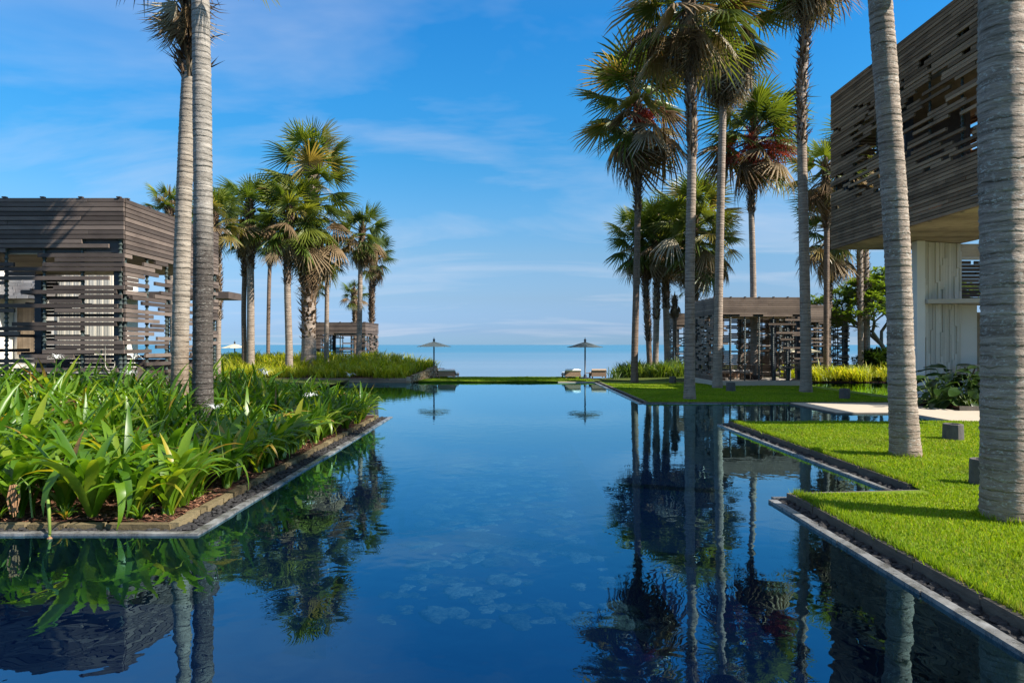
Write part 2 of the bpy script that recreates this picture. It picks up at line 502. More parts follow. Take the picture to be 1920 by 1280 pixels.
# ------------------------------------------------------------------ lawns and path
LZ = 0.105
LF = 0.055
near_lawn = struct('lawn', MB().poly([(3.78, -6), (21.9, -6), (21.9, 17.75), (5.70, 17.75), (5.70, 9.62), (5.62, 9.38), (3.78, 9.15)], -0.9, LZ).mesh('lawn', MT['lawn']))
far_lawn = struct('lawn', MB().poly([(4.85, 24.45), (14.2, 24.45), (15.1, 25.6), (15.1, 37.95), (4.85, 37.95)], -0.9, LF).mesh('lawn', MT['lawn']))
end_strip = struct('lawn', MB().box2(-5.2, 4.6, 37.97, 42.4, -0.5, 0.10).mesh('lawn', MT['lawn']))
yel = struct('pool_end_kerb', MB().box2(2.55, 4.55, 37.80, 37.965, -0.5, 0.055).mesh('pool_end_kerb', MT['path']))
path = struct('path', MB().poly([(9.85, 20.7), (11.92, 20.7), (11.92, 17.83), (21.9, 17.83), (21.9, 21.2), (13.9, 21.2), (13.5, 24.1), (9.85, 24.1)], -0.9, 0.05).mesh('path', MT['path']))
joint = plain('path_joint', (0.10, 0.09, 0.08), 0.9)
obj('path_edging', MB().box2(9.78, 11.9, 20.62, 20.695, -0.5, 0.035).box2(9.78, 9.845, 20.7, 24.1, -0.5, 0.035).mesh('path_edging', MT['curb_stone']), path)

# grass blades: short turf over the near lawn, thinning out with distance
def turf(name, regions, n, seed, h0=0.028, h1=0.055, w=0.0075, ptilt=0.6):
    r = np.random.default_rng(seed)
    tot = sum((x1 - x0) * (y1 - y0) / ((y0 + y1) / 2) for x0, x1, y0, y1, z in regions)
    V = []
    for x0, x1, y0, y1, z in regions:
        k = int(n * (x1 - x0) * (y1 - y0) / ((y0 + y1) / 2) / tot)
        u = r.random(k)
        y = y0 * (y1 / y0) ** u
        x = x0 + (x1 - x0) * r.random(k)
        far = np.clip(y / 7.0, 1.0, 3.5)
        a = r.random(k) * 2 * np.pi
        h = (h0 + (h1 - h0) * r.random(k)) * np.clip(0.9 + 0.25 * np.sin(x * 2.1) * np.sin(y * 1.7), 0.7, 1.2)
        ww = w * (0.7 + 0.6 * r.random(k)) * far
        lx = (r.random(k) - 0.5) * ptilt * h * 2; ly = (r.random(k) - 0.5) * ptilt * h * 2
        ca, sa = np.cos(a) * ww, np.sin(a) * ww
        zz = np.full(k, z - 0.004)
        V.append(np.stack([np.stack([x - ca, y - sa, zz], 1), np.stack([x + ca, y + sa, zz], 1),
                           np.stack([x + lx, y + ly, zz + h], 1)], 1))
    V = np.concatenate(V).reshape(-1, 3)
    me = bpy.data.meshes.new(name)
    nv = len(V); nf = nv // 3
    me.vertices.add(nv); me.vertices.foreach_set('co', V.astype(np.float32).ravel())
    me.loops.add(nv); me.loops.foreach_set('vertex_index', np.arange(nv, dtype=np.int32))
    me.polygons.add(nf); me.polygons.foreach_set('loop_start', np.arange(0, nv, 3, dtype=np.int32))
    me.polygons.foreach_set('loop_total', np.full(nf, 3, dtype=np.int32))
    me.update(); me.validate()
    return me
def grass_mat():
    M = Mat('grass_blade')
    p = M.pos()
    a = M.noise(p, 0.7, 3); b = M.noise(p, 7.0, 3)
    col = M.ramp(M.island(), [(0.0, (0.115, 0.20, 0.006)), (0.55, (0.19, 0.305, 0.009)), (0.9, (0.26, 0.36, 0.015)), (1.0, (0.36, 0.31, 0.08))])
    col = M.mix(M.math('MULTIPLY', a, 0.55), col, M.mix(1.0, col, (1.25, 1.05, 0.9), 'MULTIPLY'))
    dry = M.math('MULTIPLY', M.math('SUBTRACT', M.noise(p, 0.9, 6, 0.7), 0.54, clamp=True), 4.5, clamp=True)
    col = M.mix(M.math('MULTIPLY', dry, 0.55), col, (0.25, 0.20, 0.06))
    col = M.mix(M.math('MULTIPLY', M.math('SUBTRACT', M.noise(p, 0.45, 4), 0.45, clamp=True), 3.0, clamp=True), col, M.mix(1.0, col, (0.56, 0.72, 0.7), 'MULTIPLY'))
    col = M.mix(0.35, col, M.mix(b, (0.6, 0.6, 0.6), (1.3, 1.3, 1.3)), 'MULTIPLY')
    d = M.pbr(col, 0.6, 0.2)
    t = M.n('ShaderNodeBsdfTranslucent'); M.l(M.mix(1.0, col, (1.6, 1.5, 0.8), 'MULTIPLY'), t.inputs[0])
    x = M.n('ShaderNodeMixShader'); x.inputs[0].default_value = 0.4
    M.l(d, x.inputs[1]); M.l(t.outputs[0], x.inputs[2])
    return M.done(x.outputs[0])
MT['grass'] = grass_mat()
gm = turf('grass', [(3.78, 8.0, 3.6, 9.14, LZ), (8.0, 13.0, 5.0, 9.14, LZ), (5.66, 13.0, 9.12, 9.64, LZ), (5.70, 16.0, 9.62, 17.74, LZ), (4.87, 14.3, 24.47, 36.0, LF), (-5.1, 4.5, 38.0, 42.3, 0.10)], 460000, 3)
gm.materials.append(MT['grass'])
tag(struct('grass', gm, 'stuff'), 'short bright green turf blades covering the lawns beside the pool', 'grass')
# taller tufts hugging the trunk and the kerb edges
tr = random.Random(8)
ek = []
def tuft_strip(pts, n, seed):
    r = np.random.default_rng(seed); V = []
    for i in range(n):
        k = r.integers(0, len(pts)); x0, y0, x1, y1, spread = pts[k]
        t = r.random(); x = x0 + (x1 - x0) * t + r.normal() * spread; y = y0 + (y1 - y0) * t + r.normal() * spread
        a = r.random() * 6.28; h = 0.05 + 0.06 * r.random(); w = 0.006 + 0.004 * r.random()
        lx, ly = r.normal() * 0.03, r.normal() * 0.03
        V += [(x - w * math.cos(a), y - w * math.sin(a), LZ - 0.005), (x + w * math.cos(a), y + w * math.sin(a), LZ - 0.005), (x + lx, y + ly, LZ + h)]
    B = MB(); B.v = V; B.f = [(i, i + 1, i + 2) for i in range(0, len(V), 3)]
    return B.mesh('edge_grass', MT['grass'])

# ------------------------------------------------------------------ water edge: rim, stone channel, curb
def lump(r, seed, n=7):
    q = random.Random(seed); vs = []
    rings = [(0.0, -0.6), (0.85, -0.35), (1.0, 0.1), (0.6, 0.6), (0.0, 0.75)]
    for rr, z in rings[1:-1]:
        for k in range(n):
            a = 2 * math.pi * k / n + q.uniform(-0.25, 0.25); j = q.uniform(0.7, 1.2)
            vs.append((r * rr * j * math.cos(a), r * rr * j * math.sin(a), r * (z + q.uniform(-0.2, 0.2))))
    fs = []
    for i in range(2):
        for k in range(n):
            fs.append((i * n + k, i * n + (k + 1) % n, (i + 1) * n + (k + 1) % n, (i + 1) * n + k))
    fs.append(tuple(reversed(range(n)))); fs.append(tuple(range(2 * n, 3 * n)))
    return vs, fs
LUMPS = [lump(1.0, s) for s in range(9)]
def scatter_stones(B, x0, x1, y0, y1, z, dens, rmin, rmax, q):
    n = int(abs((x1 - x0) * (y1 - y0)) * dens)
    for i in range(n):
        x = q.uniform(x0, x1); y = q.uniform(y0, y1); r = q.uniform(rmin, rmax)
        vs, fs = LUMPS[q.randrange(9)]; a = q.random() * 6.3; ca, sa = math.cos(a), math.sin(a)
        B.add([(x + (v[0] * ca - v[1] * sa) * r, y + (v[0] * sa + v[1] * ca) * r, z + v[2] * r * 0.7 + r * 0.2) for v in vs], fs)
q = random.Random(21)
rim = struct('pool_rim', MB().box2(3.435, 3.525, -6, 9.10, -0.75, 0.012).mesh('pool_rim', MT['rim']))
RIMS = MB().box((0, 0, 0), (1, 1, 1)).mesh('rim_stone', MT['rim'])
y = 2.0
while y < 9.1:
    L = min(q.uniform(0.55, 1.15), 9.12 - y)
    obj('rim_stone', RIMS, rim, (3.48 + q.uniform(-0.006, 0.006), y + L / 2, 0.012 + q.uniform(-0.003, 0.003)), (0, q.uniform(-0.03, 0.03), q.uniform(-0.005, 0.005)), (0.105 * q.uniform(0.93, 1.07), L - 0.006, 0.042))
    y += L
obj('rim_edge', MB().box2(3.53, 5.36, 9.20, 9.30, -0.75, 0.034).mesh('rim_edge', MT['rim']), rim)
obj('rim_edge', MB().box2(5.36, 5.44, 9.30, 17.82, -0.75, 0.030).mesh('rim_edge', MT['rim']), rim)
obj('rim_edge', MB().box2(5.48, 11.9, 17.765, 17.82, -0.75, 0.05).mesh('rim_edge', MT['rim']), rim)
obj('rim_edge', MB().box2(4.50, 4.60, 24.2, 37.95, -0.75, 0.030).mesh('rim_edge', MT['rim']), rim)
obj('rim_edge', MB().box2(4.60, 14.2, 24.2, 24.30, -0.75, 0.014).mesh('rim_edge', MT['rim']), rim)
obj('channel_floor', MB().box2(3.53, 3.70, -6, 9.14, -0.75, 0.006).box2(5.44, 5.62, 9.42, 17.75, -0.75, 0.007)
    .box2(4.60, 4.76, 24.3, 37.95, -0.75, 0.006).box2(4.76, 14.2, 24.305, 24.38, -0.75, 0.009).mesh('channel_floor', MT['dark_stone']), rim)
curb = struct('lawn_curb', MB().box2(3.705, 3.775, -6, 9.03, -0.75, 0.09).mesh('lawn_curb', MT['curb_stone']))
CURB = MB().box((0, 0, 0), (1, 1, 1), 0, 0.05).mesh('curb_stone', MT['kerb_dark'])
def stones_along(parent, me, name, x, y0, y1, w, z0, z1, lmin, lmax, jit):
    y = y0
    while y < y1 - 0.05:
        L = min(q.uniform(lmin, lmax), y1 - y)
        obj(name, me, parent, (x + q.uniform(-jit, jit), y + L / 2, (z0 + z1) / 2 + q.uniform(-jit, jit) * 0.6), (0, q.uniform(-0.02, 0.02), q.uniform(-0.006, 0.006)), (w * q.uniform(0.95, 1.05), L - 0.008, z1 - z0))
        y += L
stones_along(curb, CURB, 'curb_stone', 3.74, 2.0, 9.06, 0.085, -0.02, 0.12, 0.5, 1.1, 0.006)
stones_along(curb, CURB, 'curb_stone', 5.66, 9.68, 17.74, 0.085, -0.02, 0.12, 0.6, 1.2, 0.006)
obj('curb_stone', MB().poly([(3.70, 9.045), (3.78, 9.155), (5.62, 9.385), (5.52, 9.40), (3.70, 9.20)], -0.75, 0.105).mesh('curb_stone', MT['curb_stone']), curb)
obj('curb_core', MB().box2(5.625, 5.695, 9.66, 17.75, -0.75, 0.09).mesh('curb_stone', MT['curb_stone']), curb)
obj('curb_stone', MB().box2(4.76, 4.85, 24.45, 37.94, -0.75, 0.065).box2(4.76, 14.2, 24.385, 24.445, -0.75, 0.05).mesh('curb_stone', MT['curb_stone']), curb)
B = MB()
scatter_stones(B, 3.54, 3.69, 3.5, 9.1, 0.004, 260, 0.015, 0.060, q)
scatter_stones(B, 5.45, 5.61, 9.5, 17.7, 0.004, 200, 0.02, 0.06, q)
scatter_stones(B, 5.25, 5.95, 9.36, 9.62, 0.03, 160, 0.03, 0.075, q)
scatter_stones(B, 4.62, 4.75, 24.4, 37.9, 0.012, 90, 0.03, 0.05, q)
tag(struct('channel_gravel', B.mesh('channel_gravel', MT['dark_stone']), 'stuff'), 'dark lava stones filling the overflow channel along the pool', 'gravel')
struct('edge_grass', tuft_strip([(3.78, 4.3, 3.78, 9.1, 0.028), (5.71, 9.65, 5.71, 17.7, 0.028), (5.71, 9.65, 5.71, 17.7, 0.028)], 9000, 4), 'stuff')
tag(bpy.data.objects['edge_grass'], 'ragged longer grass along the stone lawn curbs', 'grass')

# left bed: rim, channel, kerb blocks, mulch
LX = -3.45
lrim = struct('pool_rim', MB().box2(LX - 0.095, LX - 0.005, 7.505, 19.75, -0.75, 0.010).box2(-40, LX - 0.095, 7.505, 7.595, -0.75, 0.009).mesh('pool_rim', MT['rim']))
stones_along(lrim, RIMS, 'rim_stone', LX - 0.05, 7.6, 19.75, 0.10, -0.012, 0.026, 0.7, 1.4, 0.005)
x = LX
while x > -8.5:
    L = q.uniform(0.6, 1.3)
    obj('rim_stone', RIMS, lrim, (x - L / 2, 7.55 + q.uniform(-0.005, 0.005), 0.007), (q.uniform(-0.02, 0.02), 0, q.uniform(-0.004, 0.004)), (L - 0.006, 0.10, 0.036))
    x -= L
obj('channel_floor', MB().box2(LX - 0.34, LX - 0.10, 7.6, 19.75, -0.75, 0.006).box2(-40, LX - 0.34, 7.6, 7.72, -0.75, 0.007).mesh('channel_floor', MT['dark_stone']), lrim)
B = MB()
scatter_stones(B, LX - 0.33, LX - 0.14, 7.65, 19.6, 0.012, 300, 0.02, 0.045, q)
scatter_stones(B, -8.0, LX - 0.3, 7.62, 7.71, 0.012, 300, 0.015, 0.04, q)
tag(struct('channel_gravel', B.mesh('channel_gravel', MT['dark_stone']), 'stuff'), 'small grey stones in the channel beside the left planting bed', 'gravel')
def bed_z(x, y):
    return 0.06 + 0.45 * sm((-x - 4.5) / 5.0) * sm((y - 8) / 4) + 0.02 * math.sin(3 * x + 2 * y)
B = MB(); nx, ny = 60, 40; x0, x1, y0, y1 = -40.0, LX - 0.46, 7.86, 19.5
for j in range(ny + 1):
    for i in range(nx + 1):
        x = x1 + (x0 - x1) * (i / nx) ** 2; y = y0 + (y1 - y0) * j / ny
        B.v.append((x, y, bed_z(x, y)))
for j in range(ny):
    for i in range(nx):
        a = j * (nx + 1) + i
        B.f.append((a + 1, a, a + nx + 1, a + nx + 2))
bed = struct('planting_bed', B.mesh('planting_bed', MT['soil'], True))
obj('bed_wall', MB().box2(-40, LX - 0.46, 7.84, 7.88, -0.75, 0.04).box2(LX - 0.47, LX - 0.45, 7.85, 19.5, -0.75, 0.04).box2(-40, LX - 0.45, 19.5, 19.7, -0.75, 0.08).mesh('bed_wall', MT['curb_stone']), bed)
blockm = MB().box((0, 0, 0), (1, 1, 1), 0, 0.06).mesh('kerb_block', MT['kerb'])
y = 7.74; big = True
while y < 19.5:
    L = q.uniform(0.28, 0.50) if big else q.uniform(0.12, 0.20)
    w = 0.12; off = q.uniform(-0.012, 0.02) if big else q.uniform(-0.035, -0.01)
    obj('kerb_block', blockm, bed, (LX - 0.405 + off, y + L / 2, 0.012), (0, 0, q.uniform(-0.03, 0.03)), (w * q.uniform(0.85, 1.1), L - 0.012, 0.12 + q.uniform(0, 0.02)))
    y += L; big = q.random() < 0.6
x = LX - 0.40
while x > -8.5:
    L = q.uniform(0.35, 0.8)
    obj('kerb_block', blockm, bed, (x - L / 2, 7.78 + q.uniform(-0.01, 0.01), 0.008), (0, 0, q.uniform(-0.02, 0.02)), (L - 0.012, 0.11, 0.12))
    x -= L
# mulch chips
B = MB()
for i in range(2600):
    if q.random() < 0.5: x = q.uniform(-4.9, LX - 0.5); y = q.uniform(7.9, 17)
    else: x = q.uniform(-7, LX - 0.5); y = q.uniform(7.9, 9.2)
    z = bed_z(x, y); a = q.random() * 6.3; L = q.uniform(0.02, 0.06); w = L * q.uniform(0.25, 0.6)
    ca, sa = math.cos(a), math.sin(a); t = q.uniform(-0.02, 0.03)
    B.add([(x - L * ca, y - L * sa, z + 0.005), (x + w * sa, y - w * ca, z + 0.012), (x + L * ca, y + L * sa, z + 0.012 + t), (x - w * sa, y + w * ca, z + 0.018)], [(0, 1, 2, 3)])
chip = Mat('bark_chip')
MT['chip'] = chip.done(chip.pbr(chip.ramp(chip.island(), [(0, (0.06, 0.025, 0.015)), (0.6, (0.16, 0.07, 0.04)), (1, (0.28, 0.15, 0.09))]), 0.9, 0.2))
tag(struct('bark_mulch', B.mesh('bark_mulch', MT['chip']), 'stuff'), 'reddish brown bark chips strewn under the left bed plants', 'mulch')

# far left bed: timber front, stone end wall, mound
def mound_z(x, y):
    e = sm((y - 37.6) / 7.0)
    k = sm((-5.0 - x) / 3.0)
    return 0.24 + (0.25 + 0.45 * k) * e - 1.2 * sm((y - 47) / 5)
B = MB(); xs = np.linspace(-26, -4.7, 44); ys = np.linspace(37.66, 53, 26)
for yy in ys:
    for xx in xs:
        lim = -5.72 + (yy - 37.6) * 0.28
        X = min(xx, lim) if xx > -8 else xx
        B.v.append((float(X), float(yy), mound_z(float(X), float(yy))))
for j in range(25):
    for i in range(43):
        a = j * 44 + i; B.f.append((a, a + 1, a + 45, a + 44))
struct('planting_bed', B.mesh('planting_bed', MT['soil'], True))
tw = thing('timber_retaining_wall', 'low weathered timber wall holding the far left planting bed above the water', 'wall', (-15.8, 37.55, 0))
tm = MB().box((0, 0, 0), (1, 1, 1)).mesh('timber', MT['board_tan'])
for rr in range(3):
    x = -10.2
    while x < 10.1:
        L = min(q.uniform(1.8, 3.4), 10.1 - x)
        obj('timber', tm, tw, (x + L / 2, q.uniform(-0.01, 0.01), -0.03 + rr * 0.115), (0, 0, 0), (L - 0.015, 0.12, 0.108))
        x += L
obj('footing', MB().box2(-10.2, 10.1, -0.04, 0.10, -0.75, -0.09).mesh('footing', MT['curb_stone']), tw)
sw = thing('stone_wall', 'short rising stone wall at the end of the far left bed beside the sea lounger', 'wall', (-5.70, 37.5, 0))
B = MB()
for i in range(26):
    t0 = i / 26.0; x = 1.12 * t0; y = 4.0 * t0; hh = 0.27 + 0.52 * t0; z = -0.1
    while z < hh:
        h = q.uniform(0.07, 0.13); B.box((x + q.uniform(-0.02, 0.02), y, z + h / 2), (0.16, 0.15, h - 0.012), -0.27 + q.uniform(-0.05, 0.05)); z += h
MT['field'] = Mat('field_stone'); f_ = MT['field']
MT['field'] = f_.done(f_.pbr(f_.ramp(f_.island(), [(0, (0.16, 0.10, 0.055)), (0.4, (0.30, 0.21, 0.12)), (0.75, (0.42, 0.30, 0.18)), (1, (0.50, 0.42, 0.30))]), 0.9, 0.2))
o = obj('stonework', B.mesh('stonework', MT['field']), sw); o['kind'] = 'stuff'
obj('wall_core', MB().poly([(-0.04, 0), (1.1, 4.0), (1.06, 4.02), (-0.08, 0.02)], -0.75, 0.2).mesh('wall_core', MT['curb_stone']), sw)
# right-hand beds
struct('planting_bed', MB().poly([(15.2, 38.0), (30, 38.0), (30, 48), (15.2, 48)], -0.75, 0.10).mesh('planting_bed', MT['soil']))
struct('planting_bed', MB().poly([(13.95, 21.25), (21.9, 21.25), (21.9, 25.4), (15.6, 25.4), (14.3, 24.9)], -0.75, 0.16).mesh('planting_bed', MT['soil']))
obj('bed_edging', MB().poly([(13.9, 21.2), (21.9, 21.2), (21.9, 21.25), (13.94, 21.25)], -0.7, 0.19).mesh('bed_edging', MT['curb_stone']), bpy.data.objects['planting_bed.003'])
# ------------------------------------------------------------------ slatted buildings
BOARD = MB().box((0, 0, 0), (1, 1, 1)).mesh('board', MT['board'])
BOARD_H = MB().box((0, 0, 0), (1, 1, 1)).mesh('board', MT['board_house'])
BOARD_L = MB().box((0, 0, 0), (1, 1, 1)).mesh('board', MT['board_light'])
BOARD_TAN = MB().box((0, 0, 0), (1, 1, 1)).mesh('board', MT['board_tan'])
BOARD_SOF = MB().box((0, 0, 0), (1, 1, 1)).mesh('soffit_board', MT['soffit'])
def put_board(parent, p, u, x0, x1, z, h, t, off, me=BOARD, name='board', tilt=0.0):
    """a horizontal board from x0 to x1 along direction u starting at p, pushed off along the wall normal"""
    c = (x0 + x1) / 2; nrm = Vector((-u.y, u.x))
    return obj(name, me, parent, (p[0] + u.x * c + nrm.x * off, p[1] + u.y * c + nrm.y * off, z),
               (0, tilt, math.atan2(u.y, u.x)), (x1 - x0, t, h))
SPOOLS = {}
def spool_mesh(rows, pitch):
    k = (rows, round(pitch, 3))
    if k not in SPOOLS:
        prof = []
        for i in range(rows):
            z = i * pitch
            prof += [(0.055, z + 0.004), (0.032, z + pitch * 0.35), (0.028, z + pitch * 0.72), (0.05, z + pitch * 0.97)]
        SPOOLS[k] = MB().lathe(prof, 8).mesh('spool_rod', MT['spool'], False)
    return SPOOLS[k]
def slat_wall(parent, p, u, L, z0, z1, pitch, top, bottom, cov, q, rods=0.9, custom=None, t=0.055, rod_off=0.055, maxlen=3.2, zones=None, me=None):
    me = me or BOARD
    """rows of boards hung on spool rods: 'top' and 'bottom' full rows, ragged rows between"""
    u = Vector(u).normalized(); h = pitch - 0.017
    rows = int(round((z1 - z0) / pitch))
    nr = max(2, int(L / rods))
    for k in range(nr + 1):
        x = 0.12 + (L - 0.24) * k / nr
        nrm = Vector((-u.y, u.x))
        obj('spool_rod', spool_mesh(rows, pitch), parent, (p[0] + u.x * x + nrm.x * rod_off, p[1] + u.y * x + nrm.y * rod_off, z0))
        obj('rod_cap', MB_CAP, parent, (p[0] + u.x * x, p[1] + u.y * x, z1 + 0.012), (0, 0, math.atan2(u.y, u.x)))
    for r in range(rows):
        z = z1 - pitch * (r + 0.5)
        if r < top or r >= rows - bottom:
            x = 0.0
            while x < L - 0.01:
                x1 = min(L, x + q.uniform(2.6, 5.5))
                if L - x1 < 0.8: x1 = L
                put_board(parent, p, u, x + 0.003, x1 - 0.003, z, h, t, q.uniform(-0.006, 0.006), me)
                x = x1
        elif custom is None:
            c = cov(r / rows) if callable(cov) else cov
            x = -q.uniform(0, 1.5)
            while x < L:
                ln = q.uniform(0.5, maxlen)
                a, b = max(0.0, x), min(L, x + ln)
                if b - a > 0.25 and not (zones and any(z_[0] < (a + b) / 2 < z_[1] and z_[2] < z < z_[3] for z_ in zones)):
                    put_board(parent, p, u, a, b, z, h, t, q.uniform(-0.012, 0.012), me, tilt=q.uniform(-0.002, 0.002))
                x += ln + q.uniform(0.4, 1.6) * (0.5 + maxlen) / 2 * (1 - c) / max(c, 0.05)
    if custom:
        for (x0, x1, z) in custom:
            put_board(parent, p, u, max(0, x0), min(L, x1), z, h, t, q.uniform(-0.012, 0.012), tilt=q.uniform(-0.002, 0.002))
MB_CAP = MB().box((0, 0, 0), (0.09, 0.09, 0.03)).mesh('rod_cap', MT['board'])

def pavilion_shell(root, w, d, z0, z1, soffit_z, ground=-0.3, floor_mat_=MT['concrete']):
    """floor, posts, roof; local origin at the front-left corner"""
    obj('floor', MB().box2(-0.1, w + 0.1, -0.1, d + 0.1, ground, z0).mesh('floor', floor_mat_), root)
    for (x, y) in ((0.22, 0.22), (w - 0.22, 0.22), (w - 0.22, d - 0.22), (0.22, d - 0.22)):
        obj('post', MB().box((x, y, (z0 + z1 - 0.1) / 2), (0.2, 0.2, z1 - 0.12 - z0)).mesh('post', MT['post']), root)
    obj('roof', MB().box2(0.10, w - 0.10, 0.10, d - 0.10, soffit_z + 0.03, z1 - 0.08).mesh('roof', MT['roofing']), root)
    n = int(d / 0.25)
    for k in range(n):
        y = 0.12 + (d - 0.24) * (k + 0.5) / n
        obj('soffit_board', BOARD_SOF, root, (w / 2, y, soffit_z + 0.012), (0, 0, 0), (w - 0.24, (d - 0.24) / n - 0.008, 0.03))

PITCH = 0.1075
# --- left pavilion (nearest)
q = random.Random(77)
D1 = 16.0
pc = at(233, 371, D1)                       # front right corner of the roof
PW, PD = 5.6, 5.15
LP = thing('timber_pavilion', 'large dark slatted timber pavilion behind the left flower bed', 'pavilion', (pc.x - PW, D1, 0))
LZ1 = pc.z; LZ0 = 1.22
pavilion_shell(LP, PW, PD, LZ0, LZ1, LZ1 - 1.30, -0.2, MT['board'])
def cx(v): return (v / 3.369 - 960) * D1 / F_PX - (pc.x - PW)
def cz(v): return CAM_H - ((340 + v / 3.369) - HOR_Y) * D1 / F_PX
front = [(375, -200, 520), (405, -200, 690), (435, -200, 40), (465, 240, 795), (492, 350, 795), (520, -200, 90), (522, 270, 795), (550, -200, 770), (607, -200, 690), (636, -300, 30),
         (665, 340, 800), (695, 135, 740), (720, -300, 30), (728, 500, 770), (783, -200, 745), (810, 350, 775), (812, -200, 90), (865, 380, 780), (898, 80, 740), (928, -200, 530),
         (952, -200, 125), (985, 350, 745), (1015, 295, 780), (1043, 355, 785), (1075, 270, 790), (1100, 125, 470), (1130, -200, 350), (1122, 545, 700), (1160, -200, 80), (1187, 90, 745), (1190, -300, 60)]
cust = []
for (yy, a, b) in front:
    z = cz(yy); row = round((LZ1 - z) / PITCH - 0.5); z = LZ1 - PITCH * (row + 0.5)
    cust.append((cx(a) if a > -100 else 0.0, min(cx(b), PW), z))
for (a, b, yy) in ((0.0, 1.2, 560), (0.0, 0.9, 700), (0.0, 1.6, 840), (0.0, 1.1, 1010)):
    row = round((LZ1 - cz(yy)) / PITCH - 0.5); cust.append((a, b, LZ1 - PITCH * (row + 0.5)))
rows_used = {round((LZ1 - z) / PITCH - 0.5) for (_, _, z) in cust}
for r in range(11, int((LZ1 - LZ0) / PITCH)):
    if r not in rows_used or q.random() < 0.3:
        a = q.uniform(0, PW - 1); b = a + q.uniform(0.5, 1.9)
        if r not in rows_used and q.random() < 0.75: cust.append((a, min(b, PW), LZ1 - PITCH * (r + 0.5)))
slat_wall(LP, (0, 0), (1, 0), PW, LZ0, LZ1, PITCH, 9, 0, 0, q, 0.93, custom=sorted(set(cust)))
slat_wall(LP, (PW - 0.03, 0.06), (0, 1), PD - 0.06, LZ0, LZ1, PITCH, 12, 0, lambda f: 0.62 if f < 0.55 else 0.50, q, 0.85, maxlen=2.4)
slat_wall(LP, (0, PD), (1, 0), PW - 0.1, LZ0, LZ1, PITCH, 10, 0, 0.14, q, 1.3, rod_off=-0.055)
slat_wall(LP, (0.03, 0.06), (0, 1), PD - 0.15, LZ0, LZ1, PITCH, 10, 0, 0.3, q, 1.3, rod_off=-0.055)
# inner lattice panel low down inside the pavilion
for k in range(4):
    obj('back_board', BOARD, LP, (PW * 0.5, PD - 0.45, LZ0 + 0.15 + 0.121 * k), (0, 0, 0), (PW - 1.0, 0.04, 0.10))
# coiled wall lamp hoop by the corner post
hoop = [(PW - 0.30 + 0.11 * math.cos(a), -0.06, LZ0 + 0.42 + 0.14 * math.sin(a)) for a in [math.pi + i * math.pi / 10 for i in range(11)]]
obj('wire_hoop', MB().tube([(hoop[0][0], -0.06, LZ0 + 0.85)] + hoop + [(hoop[-1][0], -0.06, LZ0 + 0.5)], 0.008, 6).mesh('wire_hoop', MT['batten'], True), LP)

# --- white villa seen through and behind the left pavilion
VD = 25.0
def vx(x): return (x - 960) * VD / F_PX
def vz(y): return CAM_H - (y - HOR_Y) * VD / F_PX
VL = thing('white_villa', 'white villa with grey slate roof strips seen through the left pavilion slats', 'villa', (vx(120), VD, 0))
ox = vx(120)
VW0, VW1 = vx(-160) - ox, vx(214) - ox
obj('wall', MB().box2(VW0, VW1, 0.0, 0.3, -0.4, vz(508)).mesh('wall', MT['plaster']), VL)
obj('wall', MB().box2(VW0, vx(26) - ox, -1.6, -0.02, -0.4, vz(472)).mesh('wall', MT['plaster']), VL, )
obj('side_wall', MB().box2(VW1 - 0.25, VW1, 0.31, 1.6, -0.4, vz(512)).mesh('side_wall', MT['plaster']), VL)
for k in range(22):
    x = (vx(112) - ox) + k * 0.092
    obj('batten', MB().box((x, -0.03 - 0.01 * (k % 3), (vz(690) + vz(515)) / 2), (0.088, 0.06, vz(515) - vz(690))).mesh('batten', MT['batten']), VL)
obj('flat_roof', MB().box2(vx(110) - ox, vx(420) - ox, 0.4, 1.6, vz(558), vz(545)).mesh('flat_roof', MT['board']), VL)
obj('roof_beam', MB().box2(vx(300) - ox, vx(318) - ox, 1.0, 1.3, -0.4, vz(557)).mesh('roof_beam', MT['post']), VL)
SLATE = MB().box((0, 0, 0), (1, 1, 1)).mesh('slate', MT['slate'])
for r in range(14):                                    # sloping slate-strip roof
    z = vz(560) + r * 0.115
    x = vx(27) - ox; end = vx(112) - ox - 0.05 * r
    while x < end:
        L = q.uniform(0.25, 0.8); L = min(L, end - x)
        if L > 0.05: obj('slate', SLATE, VL, (x + L / 2, -0.9 + r * 0.07 + q.uniform(-0.03, 0.03), z), (0, 0, 0), (L - 0.02, 0.16, 0.105))
        x += L
obj('roof_backing', MB().add([(vx(27) - ox, -0.8, vz(563)), (vx(112) - ox, -0.8, vz(563)), (vx(99) - ox, 0.12, vz(480)), (vx(27) - ox, 0.12, vz(480)),
                              (vx(27) - ox, -0.3, vz(563)), (vx(112) - ox, -0.3, vz(563)), (vx(99) - ox, 0.62, vz(480)), (vx(27) - ox, 0.62, vz(480))],
                             [(0, 1, 2, 3), (7, 6, 5, 4), (0, 4, 5, 1), (1, 5, 6, 2), (2, 6, 7, 3), (3, 7, 4, 0)]).mesh('roof_backing', MT['roofing']), VL)
for k in range(14):
    x = vx(37) - ox + k * (vx(90) - vx(37)) / 14
    obj('shutter_slat', BOARD_TAN, VL, (x + 0.035, -0.12, (vz(575) + vz(665)) / 2), (0, 0, 0), (0.062, 0.05, vz(575) - vz(665)))

